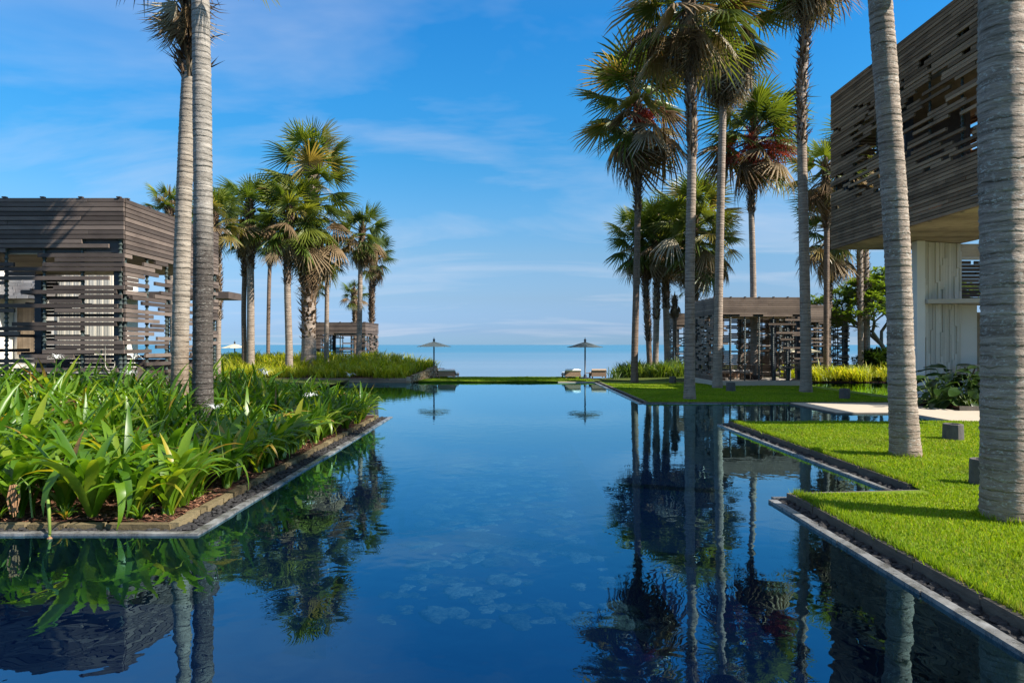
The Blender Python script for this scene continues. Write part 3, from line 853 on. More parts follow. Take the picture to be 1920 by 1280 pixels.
# --- right pavilion and its neighbours further back
def small_pavilion(name, label, x, y, w, d, z0, z1, seed, frontcov, top=8, ztop_s=0.95, ground=-0.3, backcov=0.5, lowback=True, me=None):
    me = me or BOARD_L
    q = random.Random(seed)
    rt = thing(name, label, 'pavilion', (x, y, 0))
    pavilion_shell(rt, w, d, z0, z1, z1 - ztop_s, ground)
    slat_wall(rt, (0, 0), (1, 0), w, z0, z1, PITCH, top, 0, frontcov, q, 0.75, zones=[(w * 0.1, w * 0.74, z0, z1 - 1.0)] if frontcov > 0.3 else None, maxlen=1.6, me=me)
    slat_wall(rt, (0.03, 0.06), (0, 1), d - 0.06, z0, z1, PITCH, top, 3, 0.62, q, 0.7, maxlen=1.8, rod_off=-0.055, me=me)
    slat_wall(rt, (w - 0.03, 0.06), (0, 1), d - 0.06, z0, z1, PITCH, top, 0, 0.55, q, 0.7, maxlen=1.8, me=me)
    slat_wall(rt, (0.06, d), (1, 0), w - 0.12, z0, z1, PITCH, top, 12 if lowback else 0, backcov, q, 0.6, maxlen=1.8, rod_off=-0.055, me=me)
    return rt
RD = 34.0
rp0 = at(1339, 557, RD)
RP = small_pavilion('timber_pavilion', 'open-fronted slatted timber pavilion on the right lawn behind the palm trunks', rp0.x, RD, 4.5, 3.75, 0.30, rp0.z, 5, 0.45)
# door leaf panels swung inside the opening
for k, (xx, rz) in enumerate(((3.05, 1.15), (3.75, 1.25))):
    for r in range(18):
        if q.random() < 0.75:
            L = q.uniform(0.35, 0.85)
            obj('door_slat', BOARD, RP, (xx + math.cos(rz) * (L / 2 + q.uniform(0, 0.3)), 0.25 + math.sin(rz) * (L / 2 + q.uniform(0, 0.3)), 0.5 + r * 0.125), (0, 0, rz), (L, 0.04, 0.07))
    obj('door_post', MB().box((xx, 0.2, 1.85), (0.16, 0.14, 3.1)).mesh('door_post', MT['post']), RP)
b2 = at(1500, 571, 42.0)
P2 = small_pavilion('timber_pavilion', 'slatted timber pavilion half hidden behind the right lawn pavilion', b2.x - 2.7, 42.0, 4.6, 3.6, 0.35, b2.z, 9, 0.35, lowback=True)
b3 = at(1593, 581, 46.0)
P3 = small_pavilion('timber_pavilion', 'rearmost slatted timber pavilion showing its lit corner beside the frangipani', b3.x - 4.4, 46.0, 4.4, 3.6, 0.35, b3.z, 10, 0.35, lowback=True)
b4 = at(1266, 587, 50.0)
P4 = small_pavilion('timber_pavilion', 'small bluish slatted pavilion left of the leaning palm trunk by the sea', b4.x, 50.0, 3.6, 3.4, -0.2, b4.z, 11, 0.35, lowback=False, ground=-0.6)
b5 = at(590, 604, 47.0)
P5 = small_pavilion('timber_pavilion', 'slatted timber pavilion above the far left bed against the sea', b5.x, 47.0, 3.5, 4.6, 0.35, b5.z, 12, 0.3, top=7, ztop_s=0.85, lowback=False, backcov=0.3, me=BOARD)

# --- right two-storey building: slatted box carried over a cream ground floor
q = random.Random(31)
HB = thing('slatted_house', 'two-storey house with a cantilevered slatted timber upper floor on the right', 'house', (13.1, 28.0, 0))
FX, FY0, FY1 = 0.0, -13.4, 0.0               # face along local y
ZB, ZT = 5.97, 12.30
BP = 0.1216
def house_face():
    rows = int(round((ZT - ZB) / BP)); L = FY1 - FY0
    sp = spool_mesh(rows, BP)
    for k in range(9):
        yy = FY1 - 0.25 - k * 1.55
        obj('spool_rod', sp, HB, (0.095, yy, ZB))
    for r in range(rows):
        z = ZT - BP * (r + 0.5); f = r / rows
        if f < 0.17 or f > 0.74:
            x = 0.0
            while x < L - 0.01:
                x1 = min(L, x + q.uniform(3, 6));
                if L - x1 < 1: x1 = L
                put_board(HB, (0, FY1), Vector((0, -1)), x + 0.003, x1 - 0.003, z, BP - 0.022, 0.07, q.uniform(-0.008, 0.008), BOARD_H); x = x1
        else:
            c = 0.86 if f < 0.28 else (0.68 if f < 0.40 else (0.48 if f < 0.62 else 0.72))
            x = -q.uniform(0, 2)
            while x < L:
                ln = q.uniform(0.5, 4.2); a, b = max(0, x), min(L, x + ln)
                if b - a > 0.3: put_board(HB, (0, FY1), Vector((0, -1)), a, b, z, BP - 0.022, 0.07, q.uniform(-0.014, 0.014), BOARD_H)
                x += ln + q.uniform(0.3, 1.7) * 2.35 * (1 - c) / c
house_face()
RB = MB()                                    # end wall facing the sea and the rear wall let daylight through
for r in range(52):
    z = ZT - BP * (r + 0.5); f = r / 52
    for ax, L in ((0, 4.1), (1, 13.2)):
        segs = []
        if f < 0.3 or f > 0.8: segs = [(0.02, L)]
        else:
            x = -q.uniform(0, 2)
            while x < L:
                ln = q.uniform(0.6, 2.6); a, b = max(0.02, x), min(L, x + ln)
                if b - a > 0.3: segs.append((a, b))
                x += ln + q.uniform(0.3, 2.0)
        for a, b in segs:
            if ax == 0: RB.box(((a + b) / 2 + 0.05, -0.03, z), (b - a, 0.06, BP - 0.02))
            else: RB.box((4.13, -0.06 - (a + b) / 2, z), (0.06, b - a, BP - 0.02))
o = obj('rear_slats', RB.mesh('rear_slats', MT['board_house']), HB); o['kind'] = 'stuff'
obj('upper_roof', MB().box2(0.12, 4.0, FY0 + 0.1, -0.12, ZT - 0.35, ZT - 0.1).mesh('upper_roof', MT['roofing']), HB)
obj('upper_ceiling', MB().box2(0.35, 3.9, FY0 + 0.2, -0.3, ZT - 1.75, ZT - 1.6).mesh('upper_ceiling', MT['soffit']), HB)
obj('upper_floor', MB().box2(0.10, 4.0, FY0 + 0.1, -0.10, ZB + 0.12, ZB + 0.40).mesh('upper_floor', MT['roofing']), HB)
n = 34
for k in range(n):                           # soffit boards under the box
    yy = FY0 + 0.05 + (FY1 - FY0 - 0.1) * (k + 0.5) / n
    obj('soffit_board', BOARD_SOF, HB, (2.1, yy, ZB + 0.06), (0, 0, 0), (4.1, (FY1 - FY0 - 0.1) / n - 0.012, 0.10))
for yy in (-0.5, -4.6, -8.7, -12.6):
    obj('upper_post', MB().box((0.42, yy, (ZB + ZT) / 2), (0.28, 0.34, ZT - ZB - 0.5)).mesh('upper_post', MT['post']), HB)
    obj('upper_post', MB().box((3.7, yy, (ZB + ZT) / 2), (0.28, 0.28, ZT - ZB - 0.5)).mesh('upper_post', MT['post']), HB)
obj('inner_partition', MB().box2(2.6, 2.75, -4.4, -0.6, ZB + 0.4, ZT - 1.75).mesh('inner_partition', MT['board']), HB)
obj('inner_partition', MB().box2(2.6, 2.75, -13.0, -9.2, ZB + 0.4, ZT - 1.75).mesh('inner_partition', MT['board']), HB)
# ground floor
gx, gy = 15.05 - 13.1, 25.5 - 28.0
obj('column', MB().box((gx + 0.13, gy, 2.9), (0.30, 0.34, 6.1)).mesh('column', MT['plaster']), HB)
wu = Vector((1, 0.30)).normalized(); WL = 1.85
bat = MB().box((0, 0, 0), (1, 1, 1)).mesh('batten', MT['batten'])
for k in range(16):
    x = 0.36 + WL * k / 16; z = -0.1; wdt = WL / 16 - 0.006
    while z < 5.9:                                     # vertical battens of uneven depth
        h = min(q.uniform(0.8, 2.4), 5.95 - z)
        if 3.60 < z + h < 3.95: h = 3.60 - z if z < 3.5 else h
        off = q.choice((0.0, 0.02, 0.045))
        obj('batten', bat, HB, (gx + wu.x * x - wu.y * -off, gy + wu.y * x - off, z + h / 2), (0, 0, math.atan2(wu.y, wu.x)), (wdt, 0.12, h - 0.006))
        z += h
B = MB(); B.box((gx + wu.x * (0.36 + WL / 2), gy + wu.y * (0.36 + WL / 2) + 0.2, 2.9), (WL + 0.1, 0.16, 5.9), math.atan2(wu.y, wu.x))
obj('ground_wall', B.mesh('ground_wall', MT['plaster']), HB)
ex, ey = gx + wu.x * (WL + 0.3), gy + wu.y * (WL + 0.3)
obj('return_wall', MB().box2(ex + 0.02, ex + 0.75, ey + 0.1, ey + 0.3, -0.2, 3.62).mesh('return_wall', MT['plaster']), HB)
obj('timber_door', MB().box2(ex + 0.78, ex + 3.2, ey + 0.25, ey + 0.35, 0.1, 3.35).mesh('timber_door', MT['soffit']), HB)
for k in range(12):
    obj('door_plank', BOARD_SOF, HB, (ex + 0.88 + k * 0.19, ey + 0.225, 1.75), (0, 0, 0), (0.17, 0.04, 3.0))
obj('ledge', MB().poly([(gx + 0.30, gy - 0.3), (gx + 5.5, gy - 1.6), (gx + 5.5, gy + 2.0), (gx + 0.30, gy + 0.05)], 3.62, 3.78).mesh('ledge', MT['concrete']), HB)
obj('window_frame', MB().box2(ex - 0.04, ex + 0.03, ey - 0.02, ey + 0.22, 3.80, 5.45).box2(ex + 0.03, ex + 3.0, ey - 0.02, ey + 0.2, 5.36, 5.45).mesh('window_frame', MT['batten']), HB)
for r in range(11):
    x = 0.0
    while x < 2.9:
        L = q.uniform(0.4, 1.2)
        obj('screen_slat', BOARD, HB, (ex + 0.05 + x + L / 2, ey + 0.12 + q.uniform(-0.03, 0.03), 3.85 + r * 0.14), (0, 0, 0), (min(L, 2.9 - x), 0.05, 0.125))
        x += L + (q.uniform(0.15, 0.35) if q.random() < 0.3 else 0)
obj('upper_plank_band', MB().box2(ex + 0.03, ex + 3.2, ey + 0.05, ey + 0.2, 5.46, 5.96).mesh('upper_plank_band', MT['soffit']), HB)
obj('shade_block', MB().box2(8.4, 14, -8, 1.5, -0.3, 12).mesh('shade_block', MT['plaster']), HB)  # unseen block added to shade the far lawn
# ------------------------------------------------------------------ palms
GREEN = [(0.0, (0.050, 0.078, 0.016)), (0.45, (0.085, 0.118, 0.022)), (0.72, (0.130, 0.150, 0.030)), (0.84, (0.23, 0.19, 0.06)), (1.0, (0.31, 0.22, 0.10))]
MT['frond'] = leaf_mat('palm_frond', GREEN, 1.9, 0.34, 0.38, use_island=False)
MT['frond_young'] = leaf_mat('young_frond', [(0, (0.075, 0.125, 0.018)), (0.7, (0.125, 0.170, 0.026)), (1, (0.20, 0.22, 0.04))], 2.0, 0.36, 0.4, use_island=False)
MT['dead'] = leaf_mat('dead_frond', [(0, (0.14, 0.085, 0.05)), (0.5, (0.26, 0.175, 0.105)), (0.85, (0.38, 0.29, 0.20)), (1, (0.52, 0.46, 0.39))], 1.0, 0.22, 0.8, use_island=False, spec=0.15)
MT['boot'] = leaf_mat('old_leaf_base', [(0, (0.075, 0.046, 0.032)), (0.5, (0.16, 0.10, 0.066)), (0.9, (0.28, 0.195, 0.14)), (1, (0.42, 0.34, 0.27))], 1.0, 0.05, 0.85, spec=0.15)
fm = Mat('palm_fruit'); MT['fruit'] = fm.done(fm.pbr(fm.ramp(fm.island(), [(0, (0.20, 0.018, 0.015)), (0.6, (0.34, 0.04, 0.022)), (1, (0.42, 0.10, 0.03))]), 0.4, 0.4))
def trunk_mat(name, lo, hi, spots=0.3, low_dark=None, low_h=4.0, ring=9.0, spotcol=(0.55, 0.53, 0.47)):
    M = Mat(name)
    oc = M.coord('Object')
    sx = M.n('ShaderNodeSeparateXYZ'); M.l(oc, sx.inputs[0])
    rings = M.noise(M.coord('Object', (1.4, 1.4, ring * 1.7)), 1.0, 6, 0.7, 0.5)
    blot = M.noise(M.coord('Object', (2.0, 2.0, 0.8)), 2.0, 5, 0.6)
    rr_ = M.math('MULTIPLY', M.math('SUBTRACT', rings, 0.30), 2.4, clamp=True)
    col = M.mix(rr_, tuple(c * 0.62 for c in lo), tuple(c * 1.12 for c in hi))
    wv = M.n('ShaderNodeTexWave', wave_type='BANDS', bands_direction='Z', wave_profile='SAW')
    M.l(M.coord('Object', (1, 1, 1)), wv.inputs['Vector'])
    wv.inputs['Scale'].default_value = ring * 0.30; wv.inputs['Distortion'].default_value = 2.2
    wv.inputs['Detail'].default_value = 4; wv.inputs['Detail Scale'].default_value = 1.6; wv.inputs['Detail Roughness'].default_value = 0.7
    scar = M.math('MULTIPLY', M.math('SUBTRACT', 0.22, wv.outputs['Fac'], clamp=True), 4.5, clamp=True)
    scar = M.math('MULTIPLY', scar, M.math('MULTIPLY', M.math('SUBTRACT', M.noise(M.coord('Object', (3, 3, 6)), 1.0, 4, 0.7), 0.34, clamp=True), 3.4, clamp=True))
    col = M.mix(M.math('MULTIPLY', scar, 0.55), col, tuple(c * 0.30 for c in lo))
    crack = M.math('MULTIPLY', M.math('SUBTRACT', M.noise(M.coord('Object', (9, 9, 2.2)), 1.0, 4, 0.7), 0.60, clamp=True), 6.0, clamp=True)
    col = M.mix(M.math('MULTIPLY', crack, 0.5), col, tuple(c * 0.35 for c in lo))
    col = M.mix(M.math('MULTIPLY', blot, 0.6), col, M.mix(1.0, col, (0.55, 0.53, 0.52), 'MULTIPLY'))
    if low_dark:
        f = M.math('ADD', M.math('DIVIDE', M.math('SUBTRACT', low_h, sx.outputs[2]), 1.6), M.math('MULTIPLY', M.math('SUBTRACT', blot, 0.5), 1.6), clamp=True)
        col = M.mix(M.math('MULTIPLY', f, 0.88), col, M.mix(rings, tuple(c * 0.55 for c in low_dark), tuple(c * 1.5 for c in low_dark)))
    v = M.noise(M.coord('Object', (19, 19, 34)), 1.0, 4, 0.72)
    sp = M.math('MULTIPLY', M.math('SUBTRACT', v, 0.535, clamp=True), 12.0, clamp=True)
    band = M.math('MULTIPLY', M.math('SUBTRACT', M.noise(M.coord('Object', (1, 1, ring * 1.1)), 1.0, 3), 0.36, clamp=True), 3.0, clamp=True)
    col = M.mix(M.math('MULTIPLY', M.math('MULTIPLY', sp, band), spots, clamp=True), col, spotcol)
    h = M.math('SUBTRACT', M.math('ADD', M.math('MULTIPLY', rings, 1.0), M.math('MULTIPLY', v, 0.5)), M.math('MULTIPLY', scar, 0.9))
    return M.done(M.pbr(col, 0.85, 0.2, M.bump(h, 0.8, 0.035)))
MT['t_pale'] = trunk_mat('pale_trunk', (0.27, 0.225, 0.18), (0.45, 0.39, 0.32), 0.3, (0.17, 0.115, 0.075), 2.4)
MT['t_dark'] = trunk_mat('lichen_trunk', (0.25, 0.225, 0.19), (0.44, 0.40, 0.35), 0.42, (0.042, 0.033, 0.029), 5.0)
MT['t_grey'] = trunk_mat('grey_trunk', (0.27, 0.205, 0.160), (0.47, 0.38, 0.305), 0.45)
MT['t_near'] = trunk_mat('near_grey_trunk', (0.27, 0.20, 0.155), (0.47, 0.375, 0.30), 0.85, (0.24, 0.17, 0.12), 1.2)
MT['t_warm'] = trunk_mat('warm_trunk', (0.24, 0.18, 0.135), (0.44, 0.36, 0.29), 0.3)
MT['t_brown'] = trunk_mat('brown_trunk', (0.15, 0.10, 0.072), (0.29, 0.21, 0.155), 0.2)

def frond_mesh(name, seed, mat, p=0.44, n=26, spread=2.15, droop=0.12, fold=0.35, dead=False, fused=0.34, curl=0.0):
    """palmate leaf of total length about 1 along +x, normal +z"""
    q = random.Random(seed); B = MB(); b = 1.0 - p
    sag = 0.04
    pts = [(p * i / 4, 0, -sag * (i / 4) ** 2) for i in range(5)]
    B.tube(pts, [0.017, 0.013, 0.011, 0.010, 0.009], 4, cap=False)
    hub = Vector((p - 0.02, 0, -sag))
    da = spread / n
    def P(a, r, dz=0.0):
        x = math.cos(a) * r; y = math.sin(a) * r
        if dead: y *= 0.55
        z = -fold * abs(y) - droop * (r / b) ** 2 * b - curl * max(0, r / b - 0.4) ** 2 + dz
        z -= 0.10 * (1 - math.cos(a)) * r
        return hub + Vector((x, y, z))
    for i in range(n):
        a = -spread + 2 * spread * (i + 0.5) / n + q.uniform(-0.02, 0.02)
        L = b * (0.70 + 0.30 * math.cos(a * 0.62)) * q.uniform(0.88, 1.06)
        td = q.uniform(0.0, 0.16) + (0.18 if dead else 0.0)
        r1 = L * fused * q.uniform(0.85, 1.1); r2 = L * 0.80
        tw = q.uniform(-0.05, 0.05) * (3 if dead else 1)
        v0 = hub
        c1 = P(a, r1, 0.014); l1 = P(a - da, r1, -0.006); k1 = P(a + da, r1, -0.006)
        w2 = da * 0.27
        l2 = P(a - w2 + tw, r2, -td * 0.35 * b); k2 = P(a + w2 + tw, r2, -td * 0.35 * b)
        tp = P(a + tw * 1.6, L, -td * b)
        s = len(B.v)
        B.v.extend([tuple(v) for v in (v0, l1, c1, k1, l2, k2, tp)])
        B.f.extend([(s, s + 1, s + 2), (s, s + 2, s + 3), (s + 1, s + 4, s + 2), (s + 2, s + 4, s + 5), (s + 2, s + 5, s + 3), (s + 4, s + 6, s + 5)])
    return B.mesh(name, mat)
FRONDS = [frond_mesh('frond', 10 + i, MT['frond'], p=[.46, .42, .5, .44, .40][i], n=[26, 28, 24, 30, 26][i], droop=[.10, .16, .06, .22, .12][i], fold=[.30, .42, .2, .5, .36][i], spread=[2.1, 2.25, 1.95, 2.2, 2.3][i]) for i in range(5)]
YOUNG = [frond_mesh('frond', 20 + i, MT['frond_young'], p=[.46, .42, .48][i], droop=[.05, .10, .14][i], fold=[.25, .4, .3][i], spread=[1.9, 2.1, 2.2][i]) for i in range(3)]
TAN = [frond_mesh('frond', 40 + i, MT['dead'], p=[.44, .40, .46][i], n=24, droop=[.30, .42, .24][i], fold=[.5, .7, .4][i], spread=[1.9, 1.6, 2.0][i]) for i in range(3)]
DEADF = [frond_mesh('dead_frond', 30 + i, MT['dead'], p=[.36, .3, .42][i], n=20, droop=[.3, .2, .4][i], fold=[.8, .6, 1.0][i], spread=[1.3, 1.0, 1.5][i], dead=True, fused=0.4) for i in range(3)]

def catmull(pts, n):
    out = []; m_ = len(pts)
    for i in range(m_ - 1):
        p0 = pts[max(i - 1, 0)]; p1 = pts[i]; p2 = pts[i + 1]; p3 = pts[min(i + 2, m_ - 1)]
        for k in range(n):
            t = k / n
            out.append(0.5 * ((2 * p1) + (p2 - p0) * t + (2 * p0 - 5 * p1 + 4 * p2 - p3) * t * t + (3 * p1 - p0 - 3 * p2 + p3) * t ** 3))
    out.append(pts[-1]); return out

def palm(label, base_x, D, gz, line, w0, w1, mat, crown, boots=None, ng=34, nd=10, h=0.6, fruit=None, seed=1, near=False, leafset='mix', rough=0.02,
         flare=1.25, bootlen=0.30, bootn=None, spiky=1.0, dead_len=0.8, group='fan palms', down=-42, core=1.0, extra_dead=None):
    """line: pixels the trunk passes through going up; crown: (x, y, radius) pixels"""
    q = random.Random(seed * 17 + 3)
    base = Vector(((base_x - 960) * D / F_PX, D, gz))
    root = thing('palm_tree', label, 'palm', tuple(base), 0, group)
    pts = [Vector((0, 0, -0.12))] + [at(x, y, D) - base for (x, y) in line]
    sp = catmull(pts, 10)
    # resample by height
    H = sp[-1].z; step = 0.035 if near else 0.11
    zs = np.arange(-0.12, H, step); az = [p.z for p in sp]
    X = np.interp(zs, az, [p.x for p in sp]); Y = np.interp(zs, az, [p.y for p in sp])
    r0 = w0 * D / F_PX / 2; r1 = w1 * D / F_PX / 2
    path = []; rad = []
    nz_ = q.random() * 10; ringp = 0.075 if near else 0.2
    for x, y, z in zip(X, Y, zs):
        t = max(0.0, z / H)
        r = r0 + (r1 - r0) * t + r0 * (flare - 1) * math.exp(-max(z, 0) / 0.45)
        ph = (z / ringp + 0.25 * math.sin(z * 3 + nz_)) % 1.0
        r *= 1 + (0.030 if near else 0.018) * (ph - 0.5) * 2 + rough * 0.6 * math.sin(z * 1.9 + nz_) * 0.5
        path.append((x, y, z)); rad.append(r)
    ns = 28 if near else 12
    tb = MB().tube(path, rad, ns)
    if near:
        r_ = np.random.default_rng(seed); V = np.array(tb.v)
        for i in range(len(path)):
            c = np.array(path[i]); a = V[i * ns:(i + 1) * ns]
            k = 1 + 0.014 * r_.normal(size=(ns, 1)) + 0.012 * np.sin(np.arange(ns)[:, None] * 2 * np.pi / ns * 2 + i * 0.07)
            V[i * ns:(i + 1) * ns] = c + (a - c) * k
        tb.v = [tuple(p) for p in V]
    obj('trunk', tb.mesh('trunk', mat, True), root)
    cpos = at(crown[0], crown[1], D) - base
    Rm = crown[2] * D / F_PX
    # old leaf bases below the crown
    if boots is not None:
        zb = CAM_H - (boots - HOR_Y) * D / F_PX - gz
        zt = cpos.z
        n = bootn or int(40 * (zt - zb) / 0.5)
        n = min(int(n * 1.3), 520); B = MB()
        for i in range(n):
            z = zb + (zt - zb) * (i + q.random()) / n
            t = z / H
            x = float(np.interp(z, az, [p.x for p in sp])); y = float(np.interp(z, az, [p.y for p in sp]))
            if z > H: x = sp[-1].x + (cpos.x - sp[-1].x) * min(1, (z - H) / max(0.2, zt - H)); y = 0
            a = i * 2.399 + q.uniform(-0.3, 0.3); r = r1 * (0.95 + 0.45 * min(1, (z - zb) / (zt - zb + 0.01)))
            L = bootlen * q.uniform(0.6, 1.4); w = 0.05 * q.uniform(0.7, 1.4) * max(0.8, r1 / 0.17)
            lean = (q.uniform(0.2, 0.9) if q.random() < 0.75 else q.uniform(1.0, 2.2)) * spiky
            o_ = Vector((math.cos(a), math.sin(a), 0)); s_ = Vector((-math.sin(a), math.cos(a), 0))
            c = Vector((x, y, z)) + o_ * (r * 0.85); up = (Vector((0, 0, 1)) + o_ * lean).normalized()
            e = c + up * L; m2 = c + up * L * 0.5 + o_ * 0.035
            B.add([c - s_ * w, c + s_ * w, m2 + s_ * w * 0.7, m2 - s_ * w * 0.7, e, c + o_ * 0.05], [(0, 5, 3), (5, 1, 2), (3, 5, 2), (3, 2, 4), (0, 3, 2, 1)])
        o = obj('leaf_bases', B.mesh('leaf_bases', MT['boot']), root); o['kind'] = 'stuff'
    # crown bud with a frond for each leaf
    B = MB(); hh = h * Rm
    topx = sp[-1]
    B.tube([topx + Vector((0, 0, -0.1)), (topx + cpos) / 2 + Vector((0, 0, 0.0)), cpos, cpos + Vector((0, 0, 0.25 * Rm)), cpos + Vector((0.02, 0, 0.62 * Rm))],
           [r1 * 1.05 * core, r1 * 1.25 * core, r1 * 0.9 * core, r1 * 0.3, 0.012], 9)
    cr = obj('crown', B.mesh('crown', MT['boot'], True), root)
    ng = int(ng * 0.88); nd = int(nd * 1.9)
    for i in range(ng):
        f = (i + 0.5) / ng
        pitch = 82 - (82 - down) * (f ** 0.92) + q.uniform(-9, 9)
        az_ = i * 2.39996 + q.uniform(-0.35, 0.35)
        z = cpos.z - hh * f + q.uniform(-0.05, 0.05) * Rm
        k = max(0, min(1, (cpos.z - z) / max(0.01, cpos.z - topx.z + hh * 0.01)))
        ox_ = cpos.x + (topx.x - cpos.x) * min(1, k)
        me = (YOUNG if (leafset == 'young' or (leafset == 'mix' and f < 0.4 and q.random() < 0.6)) else FRONDS)
        if f > 0.62 and q.random() < (0.28 if seed < 20 else 0.48): me = TAN
        me = me[q.randrange(len(me))]
        s = Rm * q.uniform(0.86, 1.12) * (0.80 if f < 0.12 else 1.0)
        obj('frond', me, cr, (ox_ + 0.6 * r1 * math.cos(az_), cpos.y + 0.6 * r1 * math.sin(az_), z), (q.uniform(-0.45, 0.45), -R(pitch), az_), (s, s * q.uniform(0.85, 1.1), s))
    for i in range(nd):
        az_ = i * 2.39996 + q.uniform(-0.6, 0.6) + 1.0
        z = cpos.z - hh * q.uniform(0.75, 1.25)
        pitch = q.uniform(-88, -48)
        s = Rm * dead_len * q.uniform(0.7, 1.15)
        x_ = float(np.interp(z, az, [p.x for p in sp])) if z < H else cpos.x
        obj('dead_frond', DEADF[q.randrange(3)], cr, (x_ + r1 * math.cos(az_), r1 * math.sin(az_), z), (q.uniform(-0.6, 0.6), -R(pitch), az_), (s, s * q.uniform(0.6, 1.0), s))
    for (px, py, L, ang) in (extra_dead or []):          # single hanging dead leaves one can see
        pz = at(px, py, D) - base
        obj('dead_frond', DEADF[0], cr, (pz.x, -r1 - 0.25, pz.z), (0.2, R(86), ang), (L * D / F_PX, L * 0.9 * D / F_PX, L * D / F_PX))
    if fruit:
        for (fx, fy, fr, nb) in fruit:
            B = MB(); fc = at(fx, fy, D) - base; fr_ = fr * D / F_PX; st = Vector((cpos.x, cpos.y, cpos.z - hh * 0.9))
            octa = [(1, 0, 0), (-1, 0, 0), (0, 1, 0), (0, -1, 0), (0, 0, 1), (0, 0, -1)]; of = [(0, 2, 4), (2, 1, 4), (1, 3, 4), (3, 0, 4), (2, 0, 5), (1, 2, 5), (3, 1, 5), (0, 3, 5)]
            for s_i in range(nb):
                e = fc + Vector((q.gauss(0, 0.45), q.gauss(0, 0.3) - 0.9, q.gauss(-0.1, 0.5))) * fr_
                mid = (st + e) / 2 + Vector((0, 0, 0.22 * fr_))
                cv = [st * (1 - t) ** 2 + mid * 2 * t * (1 - t) + e * t * t for t in (0, .35, .7, 1.0)]
                B.tube(cv, 0.010, 3, cap=False)
                for j in range(13):
                    t = q.uniform(0.55, 1.0); c = st * (1 - t) ** 2 + mid * 2 * t * (1 - t) + e * t * t
                    c = c + Vector((q.gauss(0, 0.06), q.gauss(0, 0.06), q.gauss(-0.05, 0.07))); r = q.uniform(0.028, 0.050)
                    B.add([(c.x + a * r, c.y + b * r, c.z + d * r) for a, b, d in octa], of)
            o = obj('fruit_cluster', B.mesh('fruit_cluster', MT['fruit']), root); o['kind'] = 'stuff'
    return root

GL = LZ - 0.01                                     # lawn level
def Dl(y): return dist(y, LZ if y > 800 else LF)
bz = lambda x, D: bed_z((x - 960) * D / F_PX, D)
mz = lambda x, D: mound_z((x - 960) * D / F_PX, D) - 0.05
gz_ = lambda x, D: ground_z((x - 960) * D / F_PX, D) - 0.05
# --- left side
palm('pale leaning palm trunk with a shaggy brown skirt in front of the left pavilion', 336, 14.2, bz(336, 14.2), [(337, 700), (343, 430), (349, 280), (354, 170), (358, 90), (362, 20), (367, -100)], 31, 26, MT['t_pale'], (372, -190, 190), boots=150, ng=30, nd=16, h=0.35, seed=1, near=True, bootlen=0.50, bootn=420, spiky=1.1, dead_len=0.5, down=-5, extra_dead=[(345, 10, 95, 0.5), (358, 0, 115, -0.2), (352, -15, 105, 0.9), (372, -5, 110, 2.4), (378, 10, 95, 3.3), (366, 25, 100, 1.6), (342, -15, 100, 0.0), (384, -20, 100, 2.8), (350, 30, 85, 0.2), (374, 35, 80, 3.0)])
palm('tall straight lichen-speckled palm trunk, dark low down, right of the pale leaning one', 380, 13.3, bz(380, 13.3), [(380, 700), (381, 430), (379, 200), (377, 60), (375, -40), (373, -120), (372, -250)], 37, 30, MT['t_dark'], (371, -320, 210), boots=-180, ng=30, nd=10, h=0.4, seed=2, near=True, down=-22, dead_len=0.9, extra_dead=[(425, -95, 105, 2.6), (455, -80, 85, 2.9)])
palm('fan palm crown showing over the roof behind the left pavilion', 325, 33.0, gz_(325, 33), [(325, 640), (322, 500), (318, 430)], 12, 11, MT['t_warm'], (318, 378, 52), boots=500, ng=26, nd=6, seed=3)
palm('slim pinkish palm at the far corner of the left pavilion', 409, 36.0, 0.2, [(409, 660), (410, 560), (408, 470), (405, 430)], 9.5, 10, MT['t_warm'], (402, 392, 66), boots=600, ng=32, nd=8, h=0.5, seed=4, bootlen=0.22)
palm('thin dark palm trunk just left of the twin in the far left bed', 458, 41.0, mz(458, 41), [(458, 660), (457, 580), (459, 500), (458, 450)], 9, 9, MT['t_brown'], (452, 420, 48), boots=520, ng=22, nd=8, seed=5, bootlen=0.3)
palm('upright palm with rounded green crown, right one of the far left twin trunks', 470, 40.0, mz(470, 40), [(470, 660), (470, 560), (469, 460), (468, 410)], 14.5, 12, MT['t_warm'], (468, 378, 74), boots=505, ng=38, nd=8, h=0.5, seed=6, leafset='young', bootlen=0.28)
palm('palm with orange-ringed trunk and green crown between the twin and the thick palm', 541, 40.0, mz(541, 40), [(542, 655), (539, 540), (540, 450), (544, 410)], 14, 11, MT['t_warm'], (548, 385, 82), boots=535, ng=40, nd=10, h=0.5, seed=7, leafset='young', bootlen=0.28)
palm('thickest palm of the left group with a huge tiered crown and rough scaly trunk', 578, 41.5, mz(578, 41.5), [(579, 655), (578, 560), (578, 470), (582, 380), (584, 310)], 27, 22, MT['t_grey'], (586, 285, 96), boots=640, ng=58, nd=26, h=1.75, seed=8, bootlen=0.55, bootn=420, spiky=1.2, flare=1.35, down=-62, dead_len=0.75)
palm('slim bare palm trunk just right of the thick scaly palm', 612, 43.0, mz(612, 43), [(612, 650), (613, 560), (613, 500)], 9, 8, MT['t_warm'], (613, 465, 46), boots=515, ng=26, nd=8, h=0.5, seed=9, bootlen=0.2)
palm('slim palm standing in front of the far left pavilion, brown skirt under its crown', 671, 43.5, mz(671, 43.5), [(673, 650), (675, 560), (676, 480)], 11, 8, MT['t_warm'], (680, 425, 62), boots=490, ng=34, nd=16, h=0.45, seed=10, bootlen=0.2)
